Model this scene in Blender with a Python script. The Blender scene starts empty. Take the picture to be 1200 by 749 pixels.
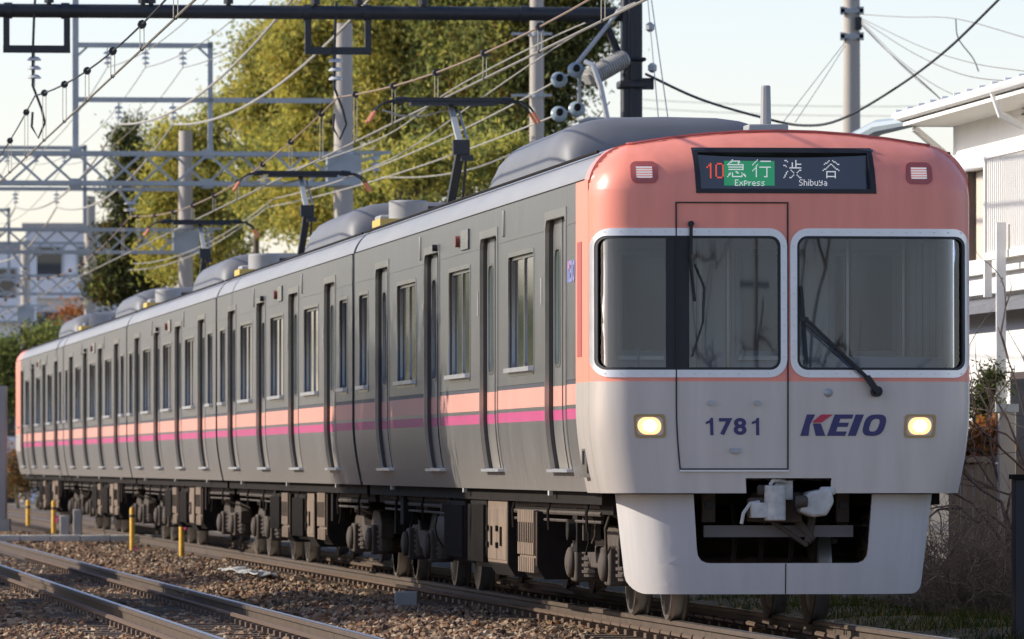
import bpy, bmesh, math, random
import numpy as np
from mathutils import Vector, Matrix
R = math.radians
random.seed(7)
C = bpy.context.scene.collection
scene = bpy.context.scene

# ------------------------------------------------------------------ camera
FPX, CAMZ, HY, XC = 8965.0, 1.175, 543.7, 600.0          # focal length in photo pixels, lens height, horizon row, centre column
cam = bpy.data.cameras.new('camera')
camo = bpy.data.objects.new('camera', cam); C.objects.link(camo)
camo.location = (0, 0, CAMZ); camo.rotation_euler = (R(90), 0, 0)
cam.sensor_fit = 'HORIZONTAL'; cam.sensor_width = 36; cam.lens = FPX / 1200 * 36
cam.shift_y = (HY - 374.5) / 1200
cam.clip_start = 1; cam.clip_end = 4000
cam.dof.use_dof = True; cam.dof.focus_distance = 58; cam.dof.aperture_fstop = 9
scene.camera = camo

# ------------------------------------------------------------------ sky, sun, exposure
SUN_EL, SUN_AZ = 26.0, 270.0 + 5.0      # azimuth clockwise from +Y: the sun stands to the left of the train
world = bpy.data.worlds.new('World'); scene.world = world; world.use_nodes = True
nt = world.node_tree
sky = nt.nodes.new('ShaderNodeTexSky'); sky.sky_type = 'NISHITA'; sky.sun_disc = False
sky.sun_elevation = R(SUN_EL); sky.sun_rotation = R(SUN_AZ); sky.altitude = 50
sky.air_density = 1.0; sky.dust_density = 0.45; sky.ozone_density = 2.2
bg = nt.nodes['Background']; bg.inputs[1].default_value = 0.126
tint = nt.nodes.new('ShaderNodeMix'); tint.data_type = 'RGBA'; tint.blend_type = 'MULTIPLY'; tint.inputs[0].default_value = 1
tint.inputs[7].default_value = (1.0, .895, 1.0, 1)                # thin winter haze takes the green out of the low sky
nt.links.new(sky.outputs[0], tint.inputs[6]); nt.links.new(tint.outputs[2], bg.inputs[0])
sl = bpy.data.lights.new('sun', 'SUN'); sl.energy = 3.3; sl.angle = R(0.5); sl.color = (1.0, 0.93, 0.82)
so = bpy.data.objects.new('sun', sl); C.objects.link(so)
_az, _el = R(SUN_AZ), R(SUN_EL)
sdir = Vector((math.sin(_az) * math.cos(_el), math.cos(_az) * math.cos(_el), math.sin(_el)))   # towards the sun
so.rotation_euler = sdir.to_track_quat('Z', 'Y').to_euler(); so.location = (-60, 60, 60)
scene.view_settings.view_transform = 'Standard'; scene.view_settings.look = 'None'
scene.view_settings.gamma = 1; scene.view_settings.use_curve_mapping = False
scene.view_settings.exposure = 0.74
scene.cycles.max_bounces = 8; scene.cycles.transparent_max_bounces = 12
scene.cycles.use_denoising = True

# ------------------------------------------------------------------ helpers
def pt(x, y, Y):
    return Vector(((x - XC) / FPX * Y, Y, CAMZ + (HY - y) / FPX * Y))

TAN = 955.0 / FPX
TH = math.atan(TAN)
T = Vector((-math.sin(TH), math.cos(TH), 0))      # back along the train
V = Vector((math.cos(TH), math.sin(TH), 0))       # to the train's other side, rightwards
HW = 1.40
P0 = Vector((75 / FPX * 56.3, 56.3, 0))           # near wall at the pink edge, 1.1 m behind the nose
ORG = P0 - T * 1.1 + V * HW                       # nose, track centre, rail head level

def trk(u, v, z=0.0):
    return ORG + T * u + V * v + Vector((0, 0, z))

def tag(o, label=None, cat=None, group=None, kind=None):
    if label: o['label'] = label
    if cat: o['category'] = cat
    if group: o['group'] = group
    if kind: o['kind'] = kind
    return o

def empty(name, loc=(0, 0, 0), rz=0.0, label=None, cat=None, group=None, parent=None):
    o = bpy.data.objects.new(name, None); C.objects.link(o)
    o.location = loc; o.rotation_euler = (0, 0, rz); o.empty_display_size = .3
    if parent: o.parent = parent
    return tag(o, label, cat, group)

def kids(o):
    return [c for c in bpy.data.objects if c.parent == o]

def copy_tree(o, parent=None, skip=()):
    c = o.copy(); C.objects.link(c)
    if parent: c.parent = parent
    for ch in kids(o):
        if ch.name.split('.')[0] in skip: continue
        copy_tree(ch, c, skip)
    return c

class MB:
    def __init__(s): s.v = []; s.f = []; s.m = []; s.k = 0
    def mat(s, k): s.k = k; return s
    def add(s, vs, fs):
        b = len(s.v); s.v += [tuple(p) for p in vs]
        for f in fs: s.f.append([b + i for i in f]); s.m.append(s.k)
        return s
    def box(s, c, d, M=None):
        x, y, z = d[0] / 2, d[1] / 2, d[2] / 2
        vs = [Vector((sx * x, sy * y, sz * z)) for sz in (-1, 1) for sy in (-1, 1) for sx in (-1, 1)]
        if M is not None: vs = [M @ p for p in vs]
        vs = [p + Vector(c) for p in vs]
        return s.add(vs, [(0, 2, 3, 1), (4, 5, 7, 6), (0, 1, 5, 4), (2, 6, 7, 3), (0, 4, 6, 2), (1, 3, 7, 5)])
    def bar(s, a, b, w, h=None, up=(0, 0, 1)):
        a, b = Vector(a), Vector(b); h = h or w
        d = (b - a).normalized(); up = Vector(up)
        if abs(d.dot(up)) > .98: up = Vector((0, 1, 0)) if abs(d.y) < .9 else Vector((1, 0, 0))
        sx = d.cross(up).normalized() * w / 2; sz = d.cross(sx).normalized() * h / 2
        vs = [p + i * sx + j * sz for p in (a, b) for i, j in ((-1, -1), (1, -1), (1, 1), (-1, 1))]
        return s.add(vs, [(0, 3, 2, 1), (4, 5, 6, 7), (0, 1, 5, 4), (1, 2, 6, 5), (2, 3, 7, 6), (3, 0, 4, 7)])
    def tube(s, pts, r, n=8, caps=True):
        pts = [Vector(p) for p in pts]; N = len(pts)
        rs = r if isinstance(r, (list, tuple)) else [r] * N
        ref = None; vs = []
        for i, p in enumerate(pts):
            d = (pts[min(i + 1, N - 1)] - pts[max(i - 1, 0)])
            d = d.normalized() if d.length > 1e-9 else Vector((0, 0, 1))
            if ref is None:
                ref = d.cross(Vector((0, 0, 1)))
                if ref.length < .05: ref = d.cross(Vector((1, 0, 0)))
            a = (ref - d * ref.dot(d)).normalized(); ref = a; b = d.cross(a)
            for k in range(n):
                t = 2 * math.pi * k / n
                vs.append(p + (a * math.cos(t) + b * math.sin(t)) * rs[i])
        fs = [(i * n + k, i * n + (k + 1) % n, (i + 1) * n + (k + 1) % n, (i + 1) * n + k) for i in range(N - 1) for k in range(n)]
        if caps: fs += [tuple(range(n - 1, -1, -1)), tuple((N - 1) * n + k for k in range(n))]
        return s.add(vs, fs)
    def lathe(s, c, prof, n=16, M=None):            # prof: (r, z) pairs
        vs = []
        for r_, z_ in prof:
            for k in range(n):
                t = 2 * math.pi * k / n
                p = Vector((r_ * math.cos(t), r_ * math.sin(t), z_))
                if M is not None: p = M @ p
                vs.append(p + Vector(c))
        N = len(prof)
        fs = [(i * n + k, i * n + (k + 1) % n, (i + 1) * n + (k + 1) % n, (i + 1) * n + k) for i in range(N - 1) for k in range(n)]
        fs += [tuple(range(n - 1, -1, -1)), tuple((N - 1) * n + k for k in range(n))]
        return s.add(vs, fs)
    def prism(s, poly, a, b):                        # poly in the local xz plane, swept along y from a to b
        n = len(poly)
        vs = [(x, a, z) for x, z in poly] + [(x, b, z) for x, z in poly]
        fs = [tuple(range(n)), tuple(range(2 * n - 1, n - 1, -1))] + [(i, (i + 1) % n, n + (i + 1) % n, n + i) for i in range(n)]
        return s.add(vs, fs)
    def build(s, name, mats, parent=None, ang=35, bev=0, loc=None, rz=0):
        me = bpy.data.meshes.new(name); me.from_pydata(s.v, [], s.f)
        for m in (mats if isinstance(mats, (list, tuple)) else [mats]): me.materials.append(m)
        me.polygons.foreach_set('material_index', s.m)
        me.update()
        if True:
            bm = bmesh.new(); bm.from_mesh(me); bmesh.ops.recalc_face_normals(bm, faces=bm.faces); bm.to_mesh(me); bm.free()
        if ang:
            me.polygons.foreach_set('use_smooth', [True] * len(me.polygons)); me.set_sharp_from_angle(angle=R(ang))
        o = bpy.data.objects.new(name, me); C.objects.link(o)
        if parent: o.parent = parent
        if loc is not None: o.location = loc
        o.rotation_euler = (0, 0, rz)
        if bev:
            b = o.modifiers.new('edge', 'BEVEL'); b.width = bev; b.segments = 2; b.limit_method = 'ANGLE'; b.angle_limit = R(40)
        return o

def rrect(x0, x1, z0, z1, r, n=5, corners=(1, 1, 1, 1)):
    """rounded rectangle, counter-clockwise; corners: bottom-left, bottom-right, top-right, top-left"""
    out = []
    for k, (cx, cz, a0) in enumerate(((x0, z0, 180), (x1, z0, 270), (x1, z1, 0), (x0, z1, 90))):
        rr = r * corners[k]
        if rr < 1e-5: out.append((cx, cz)); continue
        ox = cx + rr if k in (0, 3) else cx - rr; oz = cz + rr if k in (0, 1) else cz - rr
        for i in range(n + 1):
            a = R(a0 + 90 * i / n); out.append((ox + rr * math.cos(a), oz + rr * math.sin(a)))
    return out

def panel(name, outer, holes, F, t, mat, parent=None, cx=(), cz=(), off=0.0, ang=40, tris=None, edge_mat=None):
    """A sheet drawn in (a, b), cut by the lines cx and cz, laid on the surface F(a, b, offset) and given the thickness t inwards."""
    bm = bmesh.new()
    if tris is None:
        for loop in [outer] + list(holes):
            vs = [bm.verts.new((a, b, 0)) for a, b in loop]
            for i in range(len(vs)): bm.edges.new((vs[i], vs[(i + 1) % len(vs)]))
        bmesh.ops.triangle_fill(bm, edges=bm.edges[:], use_beauty=True, use_dissolve=False, normal=(0, 0, 1))
    else:
        vs = [bm.verts.new((a, b, 0)) for a, b in tris[0]]
        for f in tris[1]:
            try: bm.faces.new([vs[i] for i in f])
            except ValueError: pass
    for k, L in ((0, cx), (1, cz)):
        for c in L:
            co = [0, 0, 0]; no = [0, 0, 0]; co[k] = c; no[k] = 1
            bmesh.ops.bisect_plane(bm, geom=bm.verts[:] + bm.edges[:] + bm.faces[:], plane_co=co, plane_no=no, dist=1e-5)
    bm.verts.index_update()
    p2 = [(v.co.x, v.co.y) for v in bm.verts]
    n = len(p2)
    top = [F(a, b, off) for a, b in p2]; bot = [F(a, b, off - t) for a, b in p2]
    fs = []; sides = []
    for f in bm.faces:
        i = [v.index for v in f.verts]; fs.append(i); fs.append([n + k for k in reversed(i)])
    for e in bm.edges:
        if len(e.link_faces) == 1:
            a, b = e.verts[0].index, e.verts[1].index; sides.append([a, b, n + b, n + a])
    bm.free()
    m = MB(); m.add(top + bot, fs)
    m.f += sides; m.m += [1 if edge_mat else 0] * len(sides)
    return m.build(name, [mat, edge_mat] if edge_mat else mat, parent, ang=ang)

# ------------------------------------------------------------------ materials
def mat(name, col, rough=.6, metal=0.0, spec=.5, noise=0.0, nscale=8.0, bump=0.0, bscale=60.0, emit=None, estr=0.0, col2=None, streak=None, coat=0.0, aniso=0):
    m = bpy.data.materials.new(name); m.use_nodes = True
    t = m.node_tree; b = t.nodes['Principled BSDF']; L = t.links.new
    b.inputs['Base Color'].default_value = (*col, 1); b.inputs['Roughness'].default_value = rough
    b.inputs['Metallic'].default_value = metal; b.inputs['Specular IOR Level'].default_value = spec
    b.inputs['Coat Weight'].default_value = coat
    if emit: b.inputs['Emission Color'].default_value = (*emit, 1); b.inputs['Emission Strength'].default_value = estr
    if noise or bump:
        tc = t.nodes.new('ShaderNodeTexCoord'); mp = t.nodes.new('ShaderNodeMapping')
        L(tc.outputs['Object'], mp.inputs[0])
        if streak: mp.inputs['Scale'].default_value = streak
    if noise:
        n = t.nodes.new('ShaderNodeTexNoise'); n.inputs['Scale'].default_value = nscale; n.inputs['Detail'].default_value = 6
        n.inputs['Roughness'].default_value = .6
        L(mp.outputs[0], n.inputs['Vector'])
        r = t.nodes.new('ShaderNodeValToRGB'); r.color_ramp.elements[0].position = .3; r.color_ramp.elements[1].position = .7
        c2 = col2 or tuple(c * (1 - noise) for c in col); c1 = col if col2 else tuple(min(1, c * (1 + noise)) for c in col)
        r.color_ramp.elements[0].color = (*c2, 1); r.color_ramp.elements[1].color = (*c1, 1)
        L(n.outputs['Fac'], r.inputs[0]); L(r.outputs[0], b.inputs['Base Color'])
        r2 = t.nodes.new('ShaderNodeMapRange'); r2.inputs[3].default_value = rough * .8; r2.inputs[4].default_value = min(1, rough * 1.2)
        L(n.outputs['Fac'], r2.inputs[0]); L(r2.outputs[0], b.inputs['Roughness'])
    if bump:
        n2 = t.nodes.new('ShaderNodeTexNoise'); n2.inputs['Scale'].default_value = bscale; n2.inputs['Detail'].default_value = 4
        L(mp.outputs[0], n2.inputs['Vector'])
        bp = t.nodes.new('ShaderNodeBump'); bp.inputs['Strength'].default_value = bump; bp.inputs['Distance'].default_value = .02
        L(n2.outputs['Fac'], bp.inputs['Height']); L(bp.outputs[0], b.inputs['Normal'])
    return m

def zbands(name, base, bands, rough=.4, metal=0.0, aniso_noise=True, grime_bounce=None):
    """a material whose paint changes with height: bands of (z0, z1, colour, metallic, rough) over a base"""
    m = mat(name, base, rough, metal); t = m.node_tree; L = t.links.new; b = t.nodes['Principled BSDF']
    tc = t.nodes.new('ShaderNodeTexCoord'); sp = t.nodes.new('ShaderNodeSeparateXYZ'); L(tc.outputs['Object'], sp.inputs[0])
    mp = t.nodes.new('ShaderNodeMapping'); mp.inputs['Scale'].default_value = (3, 3, .35); L(tc.outputs['Object'], mp.inputs[0])
    ns = t.nodes.new('ShaderNodeTexNoise'); ns.inputs['Scale'].default_value = 3.0; ns.inputs['Detail'].default_value = 7; L(mp.outputs[0], ns.inputs['Vector'])
    mr = t.nodes.new('ShaderNodeMapRange'); mr.inputs[3].default_value = .80; mr.inputs[4].default_value = 1.12; L(ns.outputs['Fac'], mr.inputs[0])
    def rgb(c):
        n = t.nodes.new('ShaderNodeRGB'); n.outputs[0].default_value = (*c, 1); return n.outputs[0]
    def val(x):
        n = t.nodes.new('ShaderNodeValue'); n.outputs[0].default_value = x; return n.outputs[0]
    col, me, ro = rgb(base), val(metal), val(rough)
    for z0, z1, c, mm, rr in bands:
        g = t.nodes.new('ShaderNodeMath'); g.operation = 'GREATER_THAN'; L(sp.outputs[2], g.inputs[0]); g.inputs[1].default_value = z0
        l = t.nodes.new('ShaderNodeMath'); l.operation = 'LESS_THAN'; L(sp.outputs[2], l.inputs[0]); l.inputs[1].default_value = z1
        f = t.nodes.new('ShaderNodeMath'); f.operation = 'MULTIPLY'; L(g.outputs[0], f.inputs[0]); L(l.outputs[0], f.inputs[1])
        mx = t.nodes.new('ShaderNodeMix'); mx.data_type = 'RGBA'; L(f.outputs[0], mx.inputs[0]); L(col, mx.inputs[6]); mx.inputs[7].default_value = (*c, 1); col = mx.outputs[2]
        m2 = t.nodes.new('ShaderNodeMix'); L(f.outputs[0], m2.inputs[0]); L(me, m2.inputs[2]); m2.inputs[3].default_value = mm; me = m2.outputs[0]
        m3 = t.nodes.new('ShaderNodeMix'); L(f.outputs[0], m3.inputs[0]); L(ro, m3.inputs[2]); m3.inputs[3].default_value = rr; ro = m3.outputs[0]
    mu = t.nodes.new('ShaderNodeMix'); mu.data_type = 'RGBA'; mu.blend_type = 'MULTIPLY'; mu.inputs[0].default_value = 1
    L(col, mu.inputs[6]); L(mr.outputs[0], mu.inputs[7]); col = mu.outputs[2]
    if grime_bounce:                                        # dust from below; on the steel, light off the ballast painted in too
        zmid, gcol, amt = grime_bounce
        d = t.nodes.new('ShaderNodeMapRange'); d.inputs[1].default_value = zmid + .45; d.inputs[2].default_value = zmid - .35; d.inputs[3].default_value = 0; d.inputs[4].default_value = amt
        L(sp.outputs[2], d.inputs[0])
        q = t.nodes.new('ShaderNodeMath'); q.operation = 'MULTIPLY'; L(d.outputs[0], q.inputs[0]); L(mr.outputs[0], q.inputs[1])
        mg = t.nodes.new('ShaderNodeMix'); mg.data_type = 'RGBA'; L(q.outputs[0], mg.inputs[0]); L(col, mg.inputs[6]); mg.inputs[7].default_value = (*gcol, 1); col = mg.outputs[2]
        mz = t.nodes.new('ShaderNodeMath'); mz.operation = 'SUBTRACT'; mz.use_clamp = True; L(me, mz.inputs[0]); L(q.outputs[0], mz.inputs[1]); me = mz.outputs[0]
    if metal > .5:                                   # thin sheet is never quite flat
        n3 = t.nodes.new('ShaderNodeTexNoise'); n3.inputs['Scale'].default_value = 1.6; n3.inputs['Detail'].default_value = 3; L(tc.outputs['Object'], n3.inputs['Vector'])
        bp = t.nodes.new('ShaderNodeBump'); bp.inputs['Strength'].default_value = .25; bp.inputs['Distance'].default_value = .02
        L(n3.outputs['Fac'], bp.inputs['Height']); L(bp.outputs[0], b.inputs['Normal'])
        w = t.nodes.new('ShaderNodeMapRange'); w.inputs[3].default_value = -.07; w.inputs[4].default_value = .10; L(ns.outputs['Fac'], w.inputs[0])
        a2 = t.nodes.new('ShaderNodeMath'); L(ro, a2.inputs[0]); L(w.outputs[0], a2.inputs[1]); ro = a2.outputs[0]
    L(col, b.inputs['Base Color']); L(me, b.inputs['Metallic']); L(ro, b.inputs['Roughness'])
    return m

PINK, MAG, DUST = (.92, .30, .205), (.50, .07, .19), (.26, .20, .14)
M = {}
M['steel'] = zbands('stainless side', (.31, .30, .288), [(1.765, 1.80, (.10, .10, .11), .4, .5), (1.613, 1.765, (.70, .33, .255), 0, .45), (1.505, 1.583, MAG, 0, .45)], .33, .82, grime_bounce=(1.12, (.34, .285, .22), .62))
M['steel_plain'] = mat('stainless trim', (.42, .40, .37), .3, .9, noise=.12, nscale=4)
SP = (.70, .33, .255)
M['doorleaf'] = zbands('stainless door', (.34, .33, .31), [(1.613, 1.765, SP, 0, .45), (1.505, 1.583, MAG, 0, .45)], .34, .7, grime_bounce=(1.12, (.38, .31, .22), .8))
M['reveal'] = mat('reveal with shade painted in', (.085, .08, .074), .5, .4)  # shade inside the door and window reveals painted in as a dark colour
M['front'] = zbands('cab paint', (.55, .49, .43), [(1.772, 9, PINK, 0, .36)], .36, .25)
M['pink'] = mat('pink paint', PINK, .36)
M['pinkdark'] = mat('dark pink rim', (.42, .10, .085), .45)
M['frame'] = mat('aluminium window frame', (.62, .63, .65), .32, .7, noise=.06)
M['black'] = mat('black rubber', (.012, .012, .013), .55)
M['roof'] = mat('roof paint', (.28, .275, .265), .5, .1, noise=.10, nscale=1.2, streak=(1, .5, 4))
M['ac'] = mat('roof unit grey', (.155, .155, .158), .55, .1, noise=.1, nscale=2)
M['acside'] = mat('roof unit side', (.33, .325, .31), .55, noise=.1, nscale=3)
M['skirt'] = zbands('skirt white paint', (.54, .51, .485), [], .45, 0, grime_bounce=(.35, (.33, .28, .22), .42))
M['white'] = mat('white cast paint', (.47, .45, .40), .55, noise=.22, nscale=14)
M['under'] = mat('underframe and shade black', (.020, .016, .013), .9, spec=.15, noise=.3, nscale=6)
M['dusty'] = mat('dusty equipment box', (.18, .126, .083), .8, noise=.3, nscale=5, streak=(1, 1, .5))
M['dusty2'] = mat('brown dusty ironwork', (.065, .048, .035), .8, noise=.3, nscale=9)
M['wheel'] = mat('wheel steel brown', (.085, .066, .052), .6, .3, noise=.25, nscale=10)
M['tread'] = mat('polished tread', (.5, .48, .45), .3, .9)
M['darkglass'] = mat('dark passenger glass', (.025, .03, .036), .06, spec=.8)
M['reflectglass'] = mat('pale door glass', (.10, .13, .12), .08, spec=.8)  # pale green reflection painted into the glass colour
M['navy'] = mat('navy lettering', (.035, .03, .12), .45)
M['red'] = mat('red lettering', (.50, .03, .06), .45)
M['ledred'] = mat('red led', (.4, .02, .01), .4, emit=(1, .12, .06), estr=.42)
M['ledwhite'] = mat('white led', (.4, .4, .4), .4, emit=(.95, .95, 1), estr=.33)
M['ledgreen'] = mat('green led field', (.02, .2, .09), .4, emit=(.03, .36, .15), estr=.26)
M['screen'] = mat('display screen', (.02, .028, .05), .12, spec=.7)
M['lamp'] = mat('headlamp lens', (1, .8, .5), .2, emit=(1, .50, .15), estr=1.0)
M['bulb'] = mat('headlamp beam', (1, .9, .7), .2, emit=(1, .86, .58), estr=4)
M['tail'] = mat('tail lamp louvre', (.80, .76, .72), .4, emit=(1, .9, .85), estr=.15)
M['brass'] = mat('lamp bezel', (.35, .25, .12), .35, .6)
M['orange'] = mat('orange tip', (.60, .20, .09), .5)
M['redlamp'] = mat('red side lamp', (.22, .05, .04), .4)
M['yellowbox'] = mat('yellow roof walkway', (.62, .42, .10), .6)
M['cabin'] = mat('cab interior', (.82, .78, .72), .7)
M['cabindark'] = mat('cab interior dark', (.36, .38, .40), .7)
M['porcelain'] = mat('white porcelain', (.55, .55, .53), .35)
M['bluepor'] = mat('blue grey porcelain', (.30, .36, .37), .2)
M['wireblk'] = mat('black cable', (.03, .032, .034), .6)
M['wiregrey'] = mat('weathered copper wire', (.30, .27, .21), .5, .4)
M['wirepale'] = mat('pale feeder wire', (.44, .41, .34), .5, .3)
M['wireorange'] = mat('bronze wire', (.34, .23, .145), .5, .4)
M['blackpaint'] = mat('black painted steel', (.022, .023, .026), .5, noise=.2, nscale=3)
M['greysteel'] = mat('galvanised steel', (.40, .42, .41), .55, .35, noise=.15, nscale=2)
M['concrete'] = mat('concrete', (.40, .38, .34), .85, noise=.13, nscale=3, bump=.15)
M['polecon'] = mat('pole concrete', (.43, .385, .32), .8, noise=.1, nscale=1.2, streak=(1, 1, .2))
M['railside'] = mat('rusty rail side', (.085, .058, .038), .75, .1, noise=.25, nscale=4)
M['railtop'] = mat('worn rail head', (.34, .31, .28), .35, .8, noise=.15, nscale=3)
M['sleeper'] = mat('dusty concrete sleeper', (.12, .085, .056), .9, noise=.25, nscale=5, bump=.3)
M['clip'] = mat('rusted rail clip', (.17, .115, .08), .55, .4)
M['yellow'] = mat('yellow post paint', (.72, .40, .035), .55, noise=.12, nscale=9)
M['pinktape'] = mat('pink tape', (.75, .08, .22), .6)

def glassmat(name, tint, t=.5):
    m = bpy.data.materials.new(name); m.use_nodes = True; n = m.node_tree; n.nodes.clear()
    o = n.nodes.new('ShaderNodeOutputMaterial'); tr = n.nodes.new('ShaderNodeBsdfTransparent'); tr.inputs[0].default_value = (*tint, 1)
    g = n.nodes.new('ShaderNodeBsdfGlossy'); g.inputs['Roughness'].default_value = .015; g.inputs[0].default_value = (.84, .88, 1, 1)
    fr = n.nodes.new('ShaderNodeFresnel'); fr.inputs[0].default_value = 1.5
    mx = n.nodes.new('ShaderNodeMixShader'); n.links.new(fr.outputs[0], mx.inputs[0]); n.links.new(tr.outputs[0], mx.inputs[1]); n.links.new(g.outputs[0], mx.inputs[2])
    n.links.new(mx.outputs[0], o.inputs[0]); return m
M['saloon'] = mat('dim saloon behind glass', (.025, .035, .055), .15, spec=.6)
M['windscreen'] = glassmat('tinted windscreen', (.78, .82, .86))

def groundmat(name, cols, scale, bump=.6, dist=.03, big=.4):
    m = bpy.data.materials.new(name); m.use_nodes = True; t = m.node_tree; L = t.links.new; b = t.nodes['Principled BSDF']
    b.inputs['Roughness'].default_value = .95; b.inputs['Specular IOR Level'].default_value = .2
    tc = t.nodes.new('ShaderNodeTexCoord')
    v = t.nodes.new('ShaderNodeTexVoronoi'); v.inputs['Scale'].default_value = scale; L(tc.outputs['Object'], v.inputs['Vector'])
    n = t.nodes.new('ShaderNodeTexNoise'); n.inputs['Scale'].default_value = .5; n.inputs['Detail'].default_value = 8; L(tc.outputs['Object'], n.inputs['Vector'])
    sp = t.nodes.new('ShaderNodeSeparateColor'); L(v.outputs['Color'], sp.inputs[0])
    ad = t.nodes.new('ShaderNodeMath'); ad.operation = 'MULTIPLY_ADD'; L(n.outputs['Fac'], ad.inputs[0]); ad.inputs[1].default_value = big; 
    s2 = t.nodes.new('ShaderNodeMath'); s2.operation = 'MULTIPLY'; L(sp.outputs[0], s2.inputs[0]); s2.inputs[1].default_value = 1 - big * .5
    L(s2.outputs[0], ad.inputs[2])
    r = t.nodes.new('ShaderNodeValToRGB'); e = r.color_ramp.elements
    e[0].position = .1; e[0].color = (*cols[0], 1); e[1].position = .95; e[1].color = (*cols[-1], 1)
    for i, c in enumerate(cols[1:-1]):
        k = e.new(.1 + .85 * (i + 1) / (len(cols) - 1)); k.color = (*c, 1)
    L(ad.outputs[0], r.inputs[0]); L(r.outputs[0], b.inputs['Base Color'])
    bp = t.nodes.new('ShaderNodeBump'); bp.inputs['Strength'].default_value = bump; bp.inputs['Distance'].default_value = dist
    L(v.outputs['Distance'], bp.inputs['Height']); L(bp.outputs[0], b.inputs['Normal'])
    return m
M['ballast'] = groundmat('ballast', [(.045, .033, .024), (.10, .068, .044), (.15, .105, .068), (.08, .058, .042), (.2, .145, .1)], 22)
M['soil'] = groundmat('soil', [(.13, .11, .075), (.20, .165, .115), (.27, .22, .15)], 9)  # lightened to bounce warm light onto the shaded cab front
M['verge'] = groundmat('dark verge soil', [(.04, .035, .024), (.08, .068, .044), (.12, .10, .065)], 9)
STONE = [mat('ballast stone %s' % n, c, .9, spec=.2) for n, c in (('brown', (.22, .14, .083)), ('tan', (.32, .22, .135)), ('dark', (.085, .06, .044)), ('pale', (.42, .32, .21)), ('rust', (.22, .115, .06)))]

# ------------------------------------------------------------------ ground
def hn(x, y):                                        # gentle unevenness of the ballast
    return .035 * math.sin(x * 1.7 + y * .31) + .03 * math.sin(x * .9 - y * .53 + 1) + .02 * math.sin(x * 3.1 + y * .9)

def ballast_z(u, v):
    """height of the ballast in track coordinates"""
    z = -.185 + hn(u, v * 2) * .35
    d = min(abs(v), abs(v + 3.8))
    if d > 1.3: z += .05 * math.sin(min(1, (d - 1.3) / .6) * math.pi / 2) if -3.8 < v < 0 else -.12 * min(1, (d - 1.3) / 1.2)
    return z

def make_ground():
    m = MB()
    m.add([(-900, -400, -.42), (900, -400, -.42), (900, 3000, -.42), (-900, 3000, -.42)], [(0, 1, 2, 3)])
    tag(m.build('ground', M['soil'], ang=0), kind='structure')
    us = np.concatenate([np.arange(-52, 60, .4), np.arange(60, 260, 2.0)]); vs = np.arange(-9.0, 3.4, .2)
    pts = [trk(u, v, ballast_z(u, v)) for u in us for v in vs]
    n = len(vs)
    fs = [(i * n + j, i * n + j + 1, (i + 1) * n + j + 1, (i + 1) * n + j) for i in range(len(us) - 1) for j in range(n - 1)]
    m = MB(); m.add(pts, fs)
    o = m.build('ballast_bed', M['ballast'], ang=60); tag(o, kind='structure')

make_ground()
# unseen level crossing added to bounce light onto the cab: pale asphalt across both tracks
m = MB(); m.add([(-60, -4, -.395), (60, -4, -.395), (60, 40, -.395), (-60, 40, -.395)], [(0, 1, 2, 3)])
tag(m.build('road', mat('pale bounce asphalt', (.40, .36, .30), .9, noise=.15, nscale=.8), ang=0), kind='structure')

def stones():
    rng = np.random.default_rng(3)
    N = 120000
    # more stones where they show larger
    u = -10 + 100 * rng.random(N) ** 1.7
    v = -7.2 + 9.2 * rng.random(N)
    keep = (np.abs(v) > .60) & (np.abs(v + 3.8) > .60) | (rng.random(N) < .55)
    for c in (-.5335, .5335, -4.3335, -3.2665): keep &= np.abs(v - c) > .10
    u, v = u[keep], v[keep]; N = len(u)
    base = np.array([(-1, -1, -1), (1, -1, -1), (1, 1, -1), (-1, 1, -1), (-.8, -.9, .5), (.9, -.7, .6), (.7, .8, .4), (-.7, .7, .7), (0, 0, 1.1)], float)
    faces = np.array([(0, 1, 5), (0, 5, 4), (1, 2, 6), (1, 6, 5), (2, 3, 7), (2, 7, 6), (3, 0, 4), (3, 4, 7), (4, 5, 8), (5, 6, 8), (6, 7, 8), (7, 4, 8)])
    s = .013 + .019 * rng.random(N) ** 1.5
    jit = 1 + 1.1 * (rng.random((N, 9, 3)) - .5)
    P = base[None] * jit * s[:, None, None] * np.array([1, 1, .75])
    a = rng.random(N) * 6.283; ca, sa = np.cos(a), np.sin(a)
    tl = (rng.random((N, 2)) - .5) * 1.0
    x = P[..., 0] * ca[:, None] - P[..., 1] * sa[:, None]; y = P[..., 0] * sa[:, None] + P[..., 1] * ca[:, None]
    z = P[..., 2] + tl[:, :1] * x + tl[:, 1:] * y
    zz = np.array([ballast_z(a_, b_) for a_, b_ in zip(u, v)]) + s * .35 + .012 * rng.random(N)
    wx = ORG.x + T.x * u + V.x * v; wy = ORG.y + T.y * u + V.y * v
    co = np.stack([x + wx[:, None], y + wy[:, None], z + zz[:, None]], -1).reshape(-1, 3)
    F = (faces[None] + 9 * np.arange(N)[:, None, None]).reshape(-1, 3)
    me = bpy.data.meshes.new('ballast_stones')
    me.vertices.add(len(co)); me.vertices.foreach_set('co', co.ravel())
    me.loops.add(F.size); me.loops.foreach_set('vertex_index', F.ravel().astype(np.int32))
    me.polygons.add(len(F)); me.polygons.foreach_set('loop_start', np.arange(0, F.size, 3, dtype=np.int32))
    for k in STONE: me.materials.append(k)
    mi = rng.choice(5, N, p=[.34, .26, .16, .10, .14])
    me.polygons.foreach_set('material_index', np.repeat(mi, 12).astype(np.int32))
    me.update(); me.validate(); me.polygons.foreach_set('use_smooth', [False] * len(me.polygons))
    o = bpy.data.objects.new('ballast_stones', me); C.objects.link(o)
    tag(o, kind='stuff')
stones()

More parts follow.
